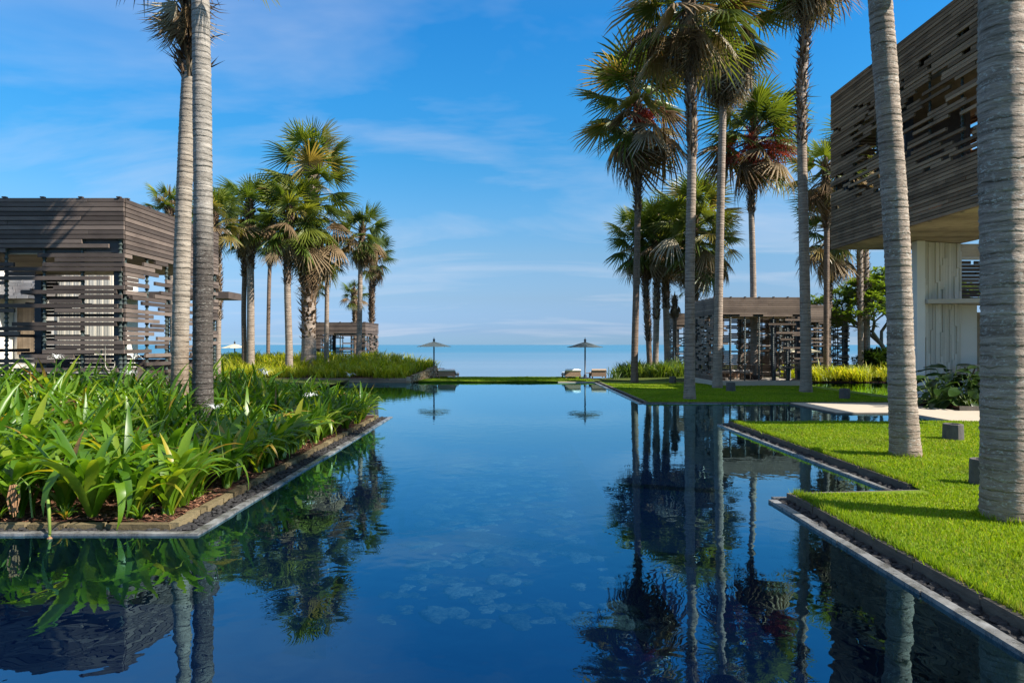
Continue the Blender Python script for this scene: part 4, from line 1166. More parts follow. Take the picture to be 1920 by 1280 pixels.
palm('rightmost palm of the left group, drooping fronds over the sea pavilion', 697, 55.0, gz_(697, 55), [(697, 620), (697, 560), (700, 500)], 8, 9, MT['t_brown'], (705, 465, 46), boots=605, ng=24, nd=8, h=0.6, seed=11, bootlen=0.3)
palm('short distant palm peeping over the far left pavilion roof', 666, 60.0, gz_(666, 60) - 0.3, [(666, 620), (665, 575)], 8, 8, MT['t_brown'], (664, 543, 30), boots=605, ng=20, nd=5, seed=12, bootlen=0.25)
palm('small palm crown glimpsed behind the thick scaly trunk', 590, 56.0, gz_(590, 56), [(590, 620), (589, 545)], 7, 7, MT['t_brown'], (588, 512, 38), boots=560, ng=20, nd=6, seed=13)
palm('distant palm half hidden between the twin and orange-ringed palms', 503, 56.0, gz_(503, 56), [(503, 620), (505, 520), (508, 470)], 7, 7, MT['t_brown'], (510, 435, 44), boots=500, ng=22, nd=7, seed=14)
# --- right side, by the pool
palm('dark slim palm nearest the sea on the right lawn, red fruit under its crown', 1190, Dl(717), LF - 0.01, [(1190, 660), (1194, 500), (1196, 380), (1198, 270), (1199, 215)], 13, 11, MT['t_brown'], (1186, 165, 130), boots=400, ng=48, nd=20, h=0.55, seed=21, bootlen=0.34, fruit=[(1203, 225, 30, 34), (1238, 222, 26, 20)], down=-55, dead_len=0.6, extra_dead=[(1214, 105, 75, 0.1), (1186, 155, 80, -0.3)])
palm('palm with orange-tinged upper trunk at the lawn front edge, cut off by the picture top', 1293, Dl(748), LF - 0.01, [(1293, 660), (1294, 480), (1297, 300), (1295, 180), (1292, 80), (1291, 20)], 20, 15, MT['t_warm'], (1290, -45, 160), boots=300, ng=42, nd=20, h=0.45, seed=22, bootlen=0.36, bootn=330, spiky=0.7, down=-40, dead_len=0.7, extra_dead=[(1318, 40, 75, 0.3)], near=False)
palm('tall grey palm with a shaggy tan skirt second from the lawn front edge', 1345, Dl(727), LF - 0.01, [(1346, 660), (1349, 480), (1353, 300), (1355, 210), (1356, 120), (1362, 70)], 17, 13, MT['t_grey'], (1372, 20, 120), boots=205, ng=40, nd=30, h=0.5, seed=23, bootlen=0.34, spiky=0.9, down=-60, dead_len=0.95)
palm('palm with sprays of red fruit rising from a bowl-like planter', 1413, Dl(720), LF - 0.01, [(1413, 660), (1412, 520), (1409, 400), (1410, 330), (1411, 280)], 13, 10, MT['t_grey'], (1414, 225, 118), boots=400, ng=40, nd=12, h=0.5, seed=24, bootlen=0.34, fruit=[(1408, 290, 55, 60), (1452, 285, 48, 40), (1368, 292, 48, 34)], leafset='mix', dead_len=0.6, flare=1.0)
palm('straight grey palm with a long spiky brown collar left of the slatted house', 1511, Dl(735), LF - 0.01, [(1511, 660), (1508, 480), (1504, 300), (1503, 180), (1510, 70), (1513, 10), (1516, -40)], 20, 15, MT['t_grey'], (1518, -105, 130), boots=275, ng=36, nd=14, h=0.4, seed=25, bootlen=0.40, bootn=330, spiky=0.9, down=-50)
palm('thick grey palm leaning left on the near lawn', 1697, Dl(855), GL, [(1697, 840), (1690, 700), (1683, 480), (1668, 240), (1650, 0), (1640, -130), (1626, -310)], 47, 38, MT['t_near'], (1620, -400, 250), boots=-260, ng=34, nd=12, h=0.4, seed=26, near=True, down=-35, dead_len=0.9, extra_dead=[(1735, -150, 175, 0.4)])
palm('nearest palm, massive ringed grey trunk at the right picture edge', 1890, Dl(972), GL, [(1890, 940), (1888, 700), (1884, 420), (1880, 150), (1879, -100), (1876, -420)], 86, 74, MT['t_near'], (1876, -520, 330), boots=-360, ng=32, nd=8, h=0.4, seed=27, near=True, flare=1.1, down=-25)
# --- right cluster further back
palm('leftmost shaggy trunk of the three palms behind the sea-side palm', 1219, 45.0, 0.2, [(1218, 680), (1213, 580), (1208, 480)], 10, 11, MT['t_brown'], (1192, 430, 70), boots=640, ng=34, nd=12, h=0.6, seed=31, bootlen=0.26)
palm('middle shaggy trunk of the three palms behind the sea-side palm', 1228, 44.0, 0.2, [(1229, 680), (1231, 580), (1232, 470)], 11, 12, MT['t_warm'], (1234, 412, 76), boots=600, ng=38, nd=14, h=0.6, seed=32, bootlen=0.26, leafset='young')
palm('rightmost shaggy trunk of the three palms behind the sea-side palm', 1251, 46.0, 0.2, [(1251, 680), (1249, 580), (1247, 490)], 11, 13, MT['t_warm'], (1262, 425, 72), boots=580, ng=34, nd=14, h=0.7, seed=33, bootlen=0.26)
palm('small dying palm with a brown tied-up top near the bluish pavilion', 1264, 48.0, 0.15, [(1264, 680), (1265, 620), (1265, 580)], 7, 8, MT['t_brown'], (1265, 556, 18), boots=590, ng=3, nd=22, h=1.0, seed=34, bootlen=0.2, dead_len=1.3)
palm('full-crowned palm behind the orange-tinged trunk', 1305, 42.0, 0.2, [(1305, 660), (1304, 560), (1302, 450)], 11, 11, MT['t_brown'], (1300, 385, 98), boots=560, ng=46, nd=18, h=0.8, seed=35, bootlen=0.26, down=-60)
palm('ragged palm crown between the grey and fruiting palms above the pavilion roof', 1340, 47.0, 0.2, [(1340, 660), (1342, 560), (1344, 470)], 9, 9, MT['t_brown'], (1340, 430, 62), boots=540, ng=26, nd=14, h=0.8, seed=36, bootlen=0.25, down=-60)
palm('palm with spiky collar standing behind the right pavilions near the house corner', 1553, 44.0, 0.2, [(1553, 680), (1553, 580), (1556, 470), (1556, 430)], 11, 10, MT['t_warm'], (1545, 395, 84), boots=590, ng=34, nd=16, h=0.8, seed=37, bootlen=0.3, down=-55)
palm('dark green palm crown tucked against the corner of the slatted house', 1549, 39.5, 0.05, [(1549, 660), (1550, 480), (1550, 360)], 10, 10, MT['t_brown'], (1548, 305, 84), boots=430, ng=30, nd=8, h=0.4, seed=38, bootlen=0.3, down=-50)
palm('left one of two close palm trunks under the house overhang', 1614, 43.0, 0.3, [(1614, 680), (1613, 560), (1612, 450), (1612, 330)], 10, 12, MT['t_warm'], (1612, 270, 84), boots=605, ng=26, nd=8, h=0.5, seed=39, bootlen=0.25, bootn=200)
palm('right one of two close palm trunks under the house overhang', 1625, 44.0, 0.3, [(1625, 680), (1624, 560), (1622, 450), (1622, 330)], 12, 13, MT['t_warm'], (1630, 250, 84), boots=590, ng=26, nd=8, h=0.5, seed=40, bootlen=0.25, bootn=220)

# ragged grass round the feet of the near palms
tp = []
for (px, D, r) in ((1697, Dl(855), 0.26), (1890, Dl(972), 0.29)):
    cx_ = (px - 960) * D / F_PX
    for k in range(12):
        a0, a1 = k * math.pi / 6, (k + 1) * math.pi / 6
        tp.append((cx_ + r * math.cos(a0), D + r * math.sin(a0), cx_ + r * math.cos(a1), D + r * math.sin(a1), 0.018))
tag(struct('trunk_foot_grass', tuft_strip(tp, 1500, 12), 'stuff'), 'longer grass left unmown round the feet of the near palms', 'grass')
# ------------------------------------------------------------------ planting
LILY = [(0.0, (0.055, 0.135, 0.010)), (0.45, (0.090, 0.195, 0.012)), (0.78, (0.140, 0.245, 0.016)), (0.94, (0.24, 0.30, 0.025)), (0.972, (0.40, 0.31, 0.03)), (1.0, (0.24, 0.13, 0.06))]
MT['lily'] = leaf_mat('lily_leaf', LILY, 2.0, 0.42, 0.36, use_island=True, spec=0.45)
MT['strap'] = leaf_mat('strap_leaf', [(0, (0.17, 0.24, 0.012)), (0.4, (0.28, 0.33, 0.016)), (0.8, (0.40, 0.42, 0.026)), (1, (0.54, 0.50, 0.08))], 1.8, 0.40, 0.4)
MT['strap_dark'] = leaf_mat('dark_strap_leaf', [(0, (0.06, 0.12, 0.016)), (0.6, (0.11, 0.18, 0.026)), (1, (0.19, 0.25, 0.05))], 1.8, 0.35, 0.4)
MT['broad'] = leaf_mat('broad_leaf', [(0, (0.018, 0.040, 0.010)), (0.6, (0.030, 0.066, 0.014)), (1, (0.06, 0.12, 0.02))], 1.8, 0.25, 0.28, spec=0.5)
MT['tree_leaf'] = leaf_mat('tree_leaf', [(0, (0.07, 0.13, 0.018)), (0.6, (0.12, 0.20, 0.028)), (1, (0.19, 0.27, 0.05))], 1.9, 0.38, 0.4)
MT['petal'] = plain('white_petal', (0.80, 0.80, 0.76), 0.5, 0.05)
MT['stalk'] = plain('green_stalk', (0.16, 0.24, 0.05), 0.5, 0.2)
MT['dry'] = plain('dry_stalk', (0.26, 0.14, 0.07), 0.9, 0.4, 12)
MT['bark'] = plain('grey_bark', (0.20, 0.17, 0.14), 0.9, 0.3, 8)

def strap(B, az, L, w, a0, a1, q, seg=7, base=(0, 0, 0), fold=0.30, twist=0.0, kink=None):
    """arching strap leaf added to B"""
    ca, sa = math.cos(az), math.sin(az); r = 0.015; z = 0.0
    rows = []
    for i in range(seg + 1):
        t = i / seg
        ww = w * (0.45 + 0.55 * min(1, t * 3.2)) * (1 - max(0, (t - 0.45) / 0.55) ** 2.0) if t < 1 else 0.0
        tw = twist * t
        rows.append((r, z, ww, tw, t))
        ph = a0 + (a1 - a0) * (t ** 1.35)
        if kink and t > kink: ph -= 1.1
        r += math.cos(ph) * L / seg; z += math.sin(ph) * L / seg
    s = len(B.v)
    for (r, z, ww, tw, t) in rows:
        x = base[0] + ca * r; y = base[1] + sa * r
        dz = math.sin(tw) * ww; dw = math.cos(tw) * ww
        up = fold * ww
        B.v.append((x - sa * -dw * -1, y + ca * -dw, base[2] + z + up - dz))
        B.v.append((x, y, base[2] + z))
        B.v.append((x - sa * dw, y + ca * dw, base[2] + z + up + dz))
    for i in range(seg):
        a = s + 3 * i
        B.f.append((a, a + 1, a + 4, a + 3)); B.f.append((a + 1, a + 2, a + 5, a + 4))
# single lily leaves (for the nearest plants, one object for each leaf)
q = random.Random(404)
LEAVES = []
for i in range(14):
    B = MB()
    strap(B, 0.0, 1.0, q.uniform(0.040, 0.056), R(q.uniform(70, 89)), R(q.uniform(-60, 45)), q, 9, fold=q.uniform(0.15, 0.5), twist=q.uniform(-0.7, 0.7), kink=(q.uniform(0.55, 0.75) if i % 5 == 4 else None))
    LEAVES.append(B.mesh('leaf', MT['lily'], True))
def lily_mesh(seed, n=22):
    q = random.Random(seed); B = MB()
    for i in range(n):
        f = i / n
        strap(B, i * 2.4 + q.uniform(-0.4, 0.4), q.uniform(0.85, 1.25), q.uniform(0.040, 0.056), R(q.uniform(70, 89) - 18 * f), R(q.uniform(30, 70) - 105 * f), q, 7, (q.gauss(0, 0.03), q.gauss(0, 0.03), 0), q.uniform(0.15, 0.45), q.uniform(-0.7, 0.7), q.choice((None, None, None, None, 0.65)))
    return B.mesh('spider_lily', MT['lily'], True)
LILYM = [lily_mesh(s) for s in range(9)]
STEM = MB().lathe([(0.035, -0.05), (0.05, 0.03), (0.038, 0.12), (0.02, 0.2)], 8).mesh('stem', MT['stalk'], True)

def flower_parts(parent, h, q, lean=0.15):
    a = q.random() * 6.3; L = Vector((math.cos(a) * lean, math.sin(a) * lean, h))
    obj('flower_stalk', MB().tube([(0, 0, 0), (L.x * 0.4, L.y * 0.4, h * 0.5), L], [0.014, 0.012, 0.009], 6).mesh('flower_stalk', MT['stalk'], True), parent)
    B = MB()
    for i in range(16):
        az = i * 2.4 + q.uniform(-0.3, 0.3); l = q.uniform(0.14, 0.22)
        strap(B, az, l, 0.007, R(q.uniform(35, 80)), R(q.uniform(-120, -50)), q, 6, (L.x, L.y, L.z), 0.2)
    obj('flower', B.mesh('flower', MT['petal'], True), parent)

def in_left_bed(x, y):
    if y > 15.6 and x < pc.x + 0.35: return False
    if x < -0.80 * y - 0.6: return False
    for (px, dd) in ((336, 14.2), (380, 13.3)):
        if (x - (px - 960) * dd / F_PX) ** 2 + (y - dd) ** 2 < 0.12: return False
    return True
spots = []
q = random.Random(9)
def try_spot(x, y, dmin):
    if not in_left_bed(x, y): return
    for (a, b) in spots:
        if (a - x) ** 2 + (b - y) ** 2 < dmin * dmin: return
    spots.append((x, y))
XR = LX - 0.50
yy = 8.25
while yy < 19.2:                                     # row along the pool edge
    try_spot(XR - 0.17 + q.uniform(-0.12, 0.10), yy, 0.3); yy += q.uniform(0.38, 0.54)
xx = XR - 0.5
while xx > -7.4:                                     # row along the front kerb
    try_spot(xx, 8.10 + q.uniform(-0.08, 0.2), 0.3); xx -= q.uniform(0.40, 0.55)
for k in range(9000):
    if len(spots) >= 285: break
    try_spot(q.uniform(-13, XR - 0.5), q.uniform(8.4, 19.2), 0.50)
GL_NAME = 'spider lilies massed in the left bed'
n_near = 0
flower_at = {}
for (fx, fy) in ((90, 690), (245, 705), (362, 690), (415, 760), (495, 728), (565, 720), (645, 706), (235, 700), (488, 716)):
    best = None
    for i, (x, y) in enumerate(spots):
        z = bed_z(x, y) + 1.15
        u = 960 + x * F_PX / y; v = HOR_Y + (CAM_H - z) * F_PX / y
        d = abs(u - fx) + 0.6 * abs(v - fy)
        if i not in flower_at and (best is None or d < best[0]): best = (d, i)
    flower_at[best[1]] = True
ORD = ['first', 'second', 'third', 'fourth', 'fifth', 'sixth', 'seventh', 'eighth', 'ninth', 'tenth', 'eleventh', 'twelfth', 'thirteenth', 'fourteenth', 'fifteenth', 'sixteenth',
       'seventeenth', 'eighteenth', 'nineteenth', 'twentieth', 'twenty-first', 'twenty-second', 'twenty-third', 'twenty-fourth', 'twenty-fifth', 'twenty-sixth', 'twenty-seventh', 'twenty-eighth', 'twenty-ninth', 'thirtieth']
FL = sorted(flower_at, key=lambda k: spots[k][0] / spots[k][1])
ROWR = sorted([k for k, (x, y) in enumerate(spots) if x > XR - 0.5], key=lambda k: spots[k][1])
ROWF = sorted([k for k, (x, y) in enumerate(spots) if y < 8.5 and x <= XR - 0.5], key=lambda k: -spots[k][0])
ROW2 = sorted([k for k, (x, y) in enumerate(spots) if 8.5 <= y < 9.2 and x <= XR - 0.5], key=lambda k: -spots[k][0])
def lily_label(i, x, y):
    if i in ROWR and ROWR.index(i) < 30: return 'leafy spider lily along the pool-side kerb, %s from the front corner' % ORD[ROWR.index(i)]
    if i in ROWF and ROWF.index(i) < 30: return 'leafy spider lily along the front kerb, %s from the pool corner' % ORD[ROWF.index(i)]
    if i in ROW2 and ROW2.index(i) < 30: return 'leafy spider lily in the second row from the front, %s from the pool side' % ORD[ROW2.index(i)]
    u = 960 + x * F_PX / y
    if y > 17: return 'spider lily at the far end of the left bed near the open water'
    if u > 400: return 'spider lily between the lichen-speckled trunk and the pool-side kerb' if y > 12 else 'spider lily in the middle of the pool half of the left bed'
    if y > 13.2 and u > 250: return 'spider lily around the feet of the two tall palm trunks'
    if y > 13.2: return 'spider lily against the slats of the left pavilion'
    return 'spider lily in the middle of the left bed in front of the pavilion' if u > 150 else 'spider lily towards the left picture edge in the left bed'
for i, (x, y) in enumerate(spots):
    z = bed_z(x, y) - 0.01
    edge_r = x > XR - 0.9; edge_f = y < 9.0
    near = (edge_r and y < 14.5) or y < 9.9
    s = q.uniform(0.84, 1.18) * (0.95 if edge_r else 1.04) * (1.0 if x > -6 else 1.06)
    if near and n_near < 62:
        n_near += 1
        rt = thing('spider_lily', lily_label(i, x, y), 'plant', (x, y, z), q.random() * 6.28, GL_NAME)
        obj('stem', STEM, rt)
        nl = q.randrange(19, 27)
        for k in range(nl):
            f = k / nl
            sc = s * q.uniform(0.78, 1.15)
            obj('leaf', LEAVES[q.randrange(14)], rt, (q.gauss(0, 0.025), q.gauss(0, 0.025), 0.02), (q.uniform(-0.12, 0.12), R(-8 + 26 * f * q.uniform(0.3, 1.1)), k * 2.4 + q.uniform(-0.4, 0.4)), (sc, sc * q.uniform(0.9, 1.35), sc))
    else:
        rt = thing('spider_lily', lily_label(i, x, y), 'plant', (x, y, z), q.random() * 6.28, GL_NAME)
        obj('leaves', LILYM[i % 9], rt, (0, 0, 0), (q.uniform(-0.06, 0.06), q.uniform(-0.06, 0.06), 0), (s, s, s * q.uniform(0.92, 1.1)))
    if i in flower_at:
        flower_parts(rt, s * q.uniform(1.12, 1.28), q)
        rt['label'] = 'spider lily with a white thread-petalled flower, %s flowering one from the left' % ORD[FL.index(i)]
# low seedlings in the bare mulch
for (x, y) in ((-4.35, 7.98), (-5.2, 7.95), (-6.0, 7.96), (-4.2, 9.0), (-4.15, 10.2)):
    rt = thing('lily_seedling', 'small low seedling tuft in the bare mulch near the kerb', 'plant', (x, y, bed_z(x, y)), q.random() * 6, 'seedlings in the left bed mulch')
    obj('leaves', LILYM[q.randrange(9)], rt, (0, 0, 0), (0, 0, 0), (0.28, 0.28, 0.22))
# fallen flower stalk over the front kerb
fs = thing('fallen_stalk', 'pale green flower stalk fallen over the front kerb into the water', 'stalk', (-5.55, 8.05, 0.3))
obj('stalk', MB().tube([(0.0, 0.1, 0.42), (0.06, 0.0, 0.12), (0.28, -0.28, -0.10), (0.52, -0.62, -0.27)], [0.016, 0.019, 0.019, 0.015], 7).mesh('stalk', MT['stalk'], True), fs)
obj('dry_tip', MB().lathe([(0.012, 0), (0.03, 0.03), (0.02, 0.07), (0.004, 0.09)], 7).mesh('dry_tip', MT['dry']), fs, (0.52, -0.62, -0.29), (2.2, 0, 0.6))
ds = thing('dried_flower_head', 'brown withered flower head drooping over the front kerb at the left edge', 'flower', (-5.62, 8.0, 0.1))
B = MB()
for i in range(26):
    a = q.random() * 6.3; r = q.uniform(0, 0.05); L = q.uniform(0.22, 0.36)
    B.tube([(r * math.cos(a), -0.28 + r * math.sin(a), 0.42), (r * 1.4 * math.cos(a), -0.30 + r * 1.4 * math.sin(a), 0.42 - L * 0.5), (r * 1.2 * math.cos(a + 0.4), -0.30 + r * math.sin(a), 0.42 - L)], 0.005, 4)
obj('withered_petals', B.mesh('withered_petals', MT['dry']), ds)
obj('stalk', MB().tube([(0, 0, -0.02), (0, -0.05, 0.35), (0, -0.2, 0.48), (0, -0.28, 0.42)], 0.012, 6).mesh('stalk', MT['stalk'], True), ds)

# --- strap-leaved tufts in the far beds
def tuft_mesh(seed, mat, n=50, L=0.62, w=0.017, name='strap_tuft'):
    q = random.Random(seed); B = MB()
    for i in range(n):
        strap(B, q.random() * 6.28, L * q.uniform(0.7, 1.15), w * q.uniform(0.8, 1.3), R(q.uniform(58, 88)), R(q.uniform(-35, 55)), q, 4, (q.gauss(0, 0.15), q.gauss(0, 0.15), 0), 0.3)
    return B.mesh(name, mat, True)
TUFT = [tuft_mesh(60 + s, MT['strap'], w=0.021) for s in range(5)]
TUFTD = [tuft_mesh(70 + s, MT['strap_dark'], L=0.8, w=0.024) for s in range(4)]
def tufts(n, region, zf, meshes, label, group, s0, s1, dmin, seed, ok=None):
    q = random.Random(seed); got = []
    for k in range(n * 30):
        if len(got) >= n: break
        x = q.uniform(region[0], region[1]); y = q.uniform(region[2], region[3])
        if ok and not ok(x, y): continue
        if any((x - a) ** 2 + (y - b) ** 2 < dmin * dmin for a, b in got): continue
        got.append((x, y)); s = q.uniform(s0, s1)
        o = obj('strap_leaf_plant', meshes[q.randrange(len(meshes))], None, (x, y, zf(x, y) - 0.02), (q.uniform(-.08, .08), q.uniform(-.08, .08), q.random() * 6.28), (s, s, s * q.uniform(0.9, 1.1)))
        tag(o, label, 'plant', group)
inb = lambda x, y: x < -5.95 + (y - 37.6) * 0.26 and x > -0.66 * y * 0.68
tufts(110, (-18.5, -5.8, 37.8, 41.5), mound_z, TUFT, 'yellow-green strap-leaved plant in the front of the far left bed', 'strap plants along the front of the far left bed', 1.0, 1.5, 0.40, 1, inb)
tufts(75, (-19, -4.9, 41.5, 46.5), mound_z, TUFT, 'yellow-green strap-leaved plant on the mound of the far left bed', 'strap plants on the far left mound', 1.1, 1.6, 0.55, 2, inb)
tufts(40, (6.0, 11.2, 41.0, 45.5), ground_z, TUFTD, 'dark strap-leaved plant in the hedge behind the right lawn', 'strap plants behind the right lawn', 1.1, 1.5, 0.42, 3)
tufts(26, (15.4, 24, 38.02, 38.3), lambda x, y: 0.10, TUFT, 'strap-leaved plant leaning over the small pool edge', 'strap plants along the small pool edge', 1.1, 1.5, 0.30, 7)
tufts(45, (16.2, 26, 38.4, 42), lambda x, y: 0.10, TUFT, 'arching strap-leaved plant in the right bed beyond the small pool', 'strap plants beyond the small pool', 1.3, 1.9, 0.42, 4)

# --- leafy bushes and the frangipani
def leaf_quad(B, c, d, up, L, w):
    d = d.normalized(); s = d.cross(up)
    s = s.normalized() if s.length > 1e-4 else Vector((1, 0, 0))
    n = s.cross(d)
    p = [c, c + d * L * 0.35 + s * w - n * 0.02 * L, c + d * L * 0.7 + s * w * 0.85 - n * 0.06 * L, c + d * L - n * 0.16 * L, c + d * L * 0.7 - s * w * 0.85 - n * 0.06 * L, c + d * L * 0.35 - s * w - n * 0.02 * L, c + d * L * 0.5 - n * 0.05 * L - n * w * 0.25]
    B.add(p, [(0, 1, 6), (1, 2, 6), (2, 3, 6), (3, 4, 6), (4, 5, 6), (5, 0, 6)])
def bush(label, x, y, z, rx, ry, rz, n, mat, seed, L=0.22, w=0.05, name='shrub'):
    q = random.Random(seed); rt = thing(name, label, 'shrub', (x, y, z))
    B = MB(); S_ = MB()
    for k in range(9):
        a = q.random() * 6.3; e = Vector((math.cos(a) * rx * 0.6, math.sin(a) * ry * 0.6, rz * q.uniform(0.6, 1.2)))
        S_.tube([(0, 0, -0.05), e * 0.5, e], [0.03, 0.02, 0.008], 5)
    obj('branches', S_.mesh('branches', MT['bark']), rt)
    lobes = [(Vector((q.uniform(-.6, .6) * rx, q.uniform(-.6, .6) * ry, rz * q.uniform(0.55, 1.25))), q.uniform(0.3, 0.55)) for _ in range(11)]
    for i in range(n):
        c0, r = lobes[i % 11]
        v = Vector((q.gauss(0, 1), q.gauss(0, 1), q.gauss(0.2, 0.9))).normalized()
        c = c0 + Vector((v.x * rx, v.y * ry, v.z * rz)) * r * q.uniform(0.6, 1.0)
        d = (v + Vector((q.gauss(0, .5), q.gauss(0, .5), q.gauss(0.2, .5))))
        leaf_quad(B, c, d, Vector((0, 0, 1)), L * q.uniform(0.7, 1.3), w * q.uniform(0.8, 1.2))
    o = obj('foliage', B.mesh('foliage', mat), rt)
    return rt
bush('round green bush below the parasol beside the left palms', (434 - 960) * 49 / F_PX, 49, mound_z(-20, 49), 0.9, 0.8, 0.55, 700, MT['tree_leaf'], 3)
bush('dark glossy bush behind the small pool, left of the frangipani trunk', (1632 - 960) * 43.0 / F_PX, 43.5, 0.3, 1.3, 1.0, 0.85, 1300, MT['broad'], 4, 0.30, 0.06)
bush('dark leafy bush under the frangipani tree', (1662 - 960) * 43.0 / F_PX, 43.3, 0.3, 1.7, 1.0, 0.95, 1600, MT['broad'], 5, 0.30, 0.06)
bush('tall dark bush between the frangipani and the cream house column', (1712 - 960) * 40.0 / F_PX, 40.6, 0.3, 0.8, 0.8, 1.6, 1500, MT['broad'], 6, 0.28, 0.06)
def frangipani():
    q = random.Random(12); x, y = (1692 - 960) * 45.0 / F_PX, 45.0
    rt = thing('frangipani_tree', 'frangipani tree with forking grey limbs and leaf rosettes behind the house column', 'tree', (x, y, 0.25))
    B = MB(); F = MB()
    def grow(p, d, L, r, lvl):
        e = p + d * L
        B.tube([p, p + d * L * 0.5 + Vector((q.gauss(0, .05), q.gauss(0, .05), 0.03)) * L, e], [r, r * 0.88, r * 0.78], 6)
        if lvl == 0:
            for i in range(17):
                a = i * 2.4; v = Vector((math.cos(a), math.sin(a), q.uniform(-0.5, 0.8))) + d * 0.4
                leaf_quad(F, e - d * q.uniform(0, 0.22), v, Vector((0, 0, 1)), q.uniform(0.34, 0.52), q.uniform(0.055, 0.075))
            return
        if lvl <= 3 and q.random() < 0.75:
            for i in range(11):
                a = i * 2.4; v = Vector((math.cos(a), math.sin(a), q.uniform(-0.7, 0.6)))
                leaf_quad(F, e - d * q.uniform(0, 0.4), v, Vector((0, 0, 1)), q.uniform(0.34, 0.5), q.uniform(0.055, 0.075))
        k = 3 if lvl > 1 else q.choice((2, 3))
        a0 = q.random() * 6.3
        for i in range(k):
            a = a0 + i * 6.283 / k + q.uniform(-.3, .3)
            s_ = Vector((math.cos(a), math.sin(a), 0))
            nd_ = (d * 0.75 + s_ * 0.62 + Vector((0, 0, 0.22 if i else -0.12))).normalized()
            grow(e, nd_, L * q.uniform(0.66, 0.86), r * 0.68, lvl - 1)
    grow(Vector((0.2, 0, -0.1)), Vector((0.25, 0.1, 1)).normalized(), 2.35, 0.22, 5)
    grow(Vector((-0.2, 0.1, -0.1)), Vector((-0.55, 0.05, 1)).normalized(), 2.25, 0.19, 5)
    obj('trunk', B.mesh('trunk', MT['bark'], True), rt)
    obj('crown', F.mesh('crown', MT['tree_leaf']), rt)
frangipani()
# broad-leaved plant at the house wall: each leaf its own piece
def big_leaf(seed):
    q = random.Random(seed); B = MB(); n = 7
    for i in range(n + 1):
        t = i / n; w = 0.26 * math.sin(math.pi * min(1, t * 0.96 + 0.04)) ** 0.75 * (1 - 0.25 * t)
        x = t; z = -0.35 * t * t * q.uniform(0.8, 1.2)
        B.v += [(x, -w, z + 0.10 * w + q.uniform(-.01, .01)), (x, 0, z - 0.03), (x, w, z + 0.10 * w + q.uniform(-.01, .01))]
    for i in range(n):
        a = 3 * i; B.f += [(a, a + 1, a + 4, a + 3), (a + 1, a + 2, a + 5, a + 4)]
    return B.mesh('leaf', MT['broad'], True)
BIGL = [big_leaf(s) for s in range(4)]
q = random.Random(3)
for k, (px, D, sc, lab) in enumerate(((1752, 22.4, 1.0, 'dark broad-leaved plant in front of the cream battens, left end of the house bed'), (1785, 22.6, 1.4, 'tallest dark broad-leaved plant in the house bed'),
                                      (1815, 22.0, 1.15, 'dark broad-leaved plant in the middle of the house bed near the path'), (1845, 22.4, 1.3, 'dark broad-leaved plant partly behind the nearest palm trunk'))):
    x = (px - 960) * D / F_PX
    rt = thing('broadleaf_plant', lab, 'plant', (x, D, 0.14), 0, 'broad-leaved plants in the house bed')
    S_ = MB()
    for i in range(34):
        f = i / 34; a = i * 2.4 + q.uniform(-.3, .3); el = R(80 - 75 * f + q.uniform(-10, 10)); L = sc * (0.95 - 0.45 * f) * q.uniform(0.8, 1.1)
        d = Vector((math.cos(a) * math.cos(el), math.sin(a) * math.cos(el), math.sin(el)))
        e = d * L
        S_.tube([(0, 0, -0.03), e * 0.5 + Vector((0, 0, 0.05)), e], [0.014, 0.011, 0.008], 5)
        s = sc * q.uniform(0.38, 0.55)
        obj('leaf', BIGL[q.randrange(4)], rt, tuple(e), (q.uniform(-.4, .4), R(10 + 25 * f) - el * 0.3, a + q.uniform(-.3, .3)), (s, s * q.uniform(0.9, 1.2), s))
    obj('stems', S_.mesh('stems', MT['stalk']), rt)
for k in range(16):
    x = q.uniform(14.2, 16.8); y = q.uniform(21.45, 22.1)
    o = obj('strap_leaf_plant', TUFTD[k % 4], None, (x, y, 0.14), (0, 0, q.random() * 6), (0.45, 0.45, 0.42))
    tag(o, 'low dark tuft edging the house bed under the broad leaves', 'plant', 'low tufts in the house bed')
# ------------------------------------------------------------------ furniture and small things
def canvas(name, c):
    M = Mat(name); n = M.noise(M.coord('Object'), 5, 4)
    col = M.mix(1.0, c, M.mix(n, (0.85, 0.85, 0.85), (1.12, 1.12, 1.12)), 'MULTIPLY')
    t = M.n('ShaderNodeBsdfTranslucent'); M.l(col, t.inputs[0])
    x = M.n('ShaderNodeMixShader'); x.inputs[0].default_value = 0.45
    M.l(M.pbr(col, 0.85, 0.15), x.inputs[1]); M.l(t.outputs[0], x.inputs[2])
    return M.done(x.outputs[0])
MT['cream_canvas'] = canvas('cream_canvas', (0.82, 0.74, 0.56)); MT['grey_canvas'] = canvas('grey_canvas', (0.13, 0.165, 0.18))
MT['wicker'] = plain('wicker', (0.26, 0.17, 0.11), 0.8, 0.4, 30, bump=0.6); MT['white_fabric'] = plain('white_fabric', (0.78, 0.76, 0.72), 0.9, 0.06, 3)
MT['tan_fabric'] = plain('tan_fabric', (0.42, 0.31, 0.22), 0.9, 0.15, 8); MT['stump'] = plain('lava_block', (0.10, 0.088, 0.08), 0.9, 0.45, 12, bump=0.8)
MT['planter'] = plain('planter_iron', (0.085, 0.055, 0.042), 0.7, 0.35, 8)
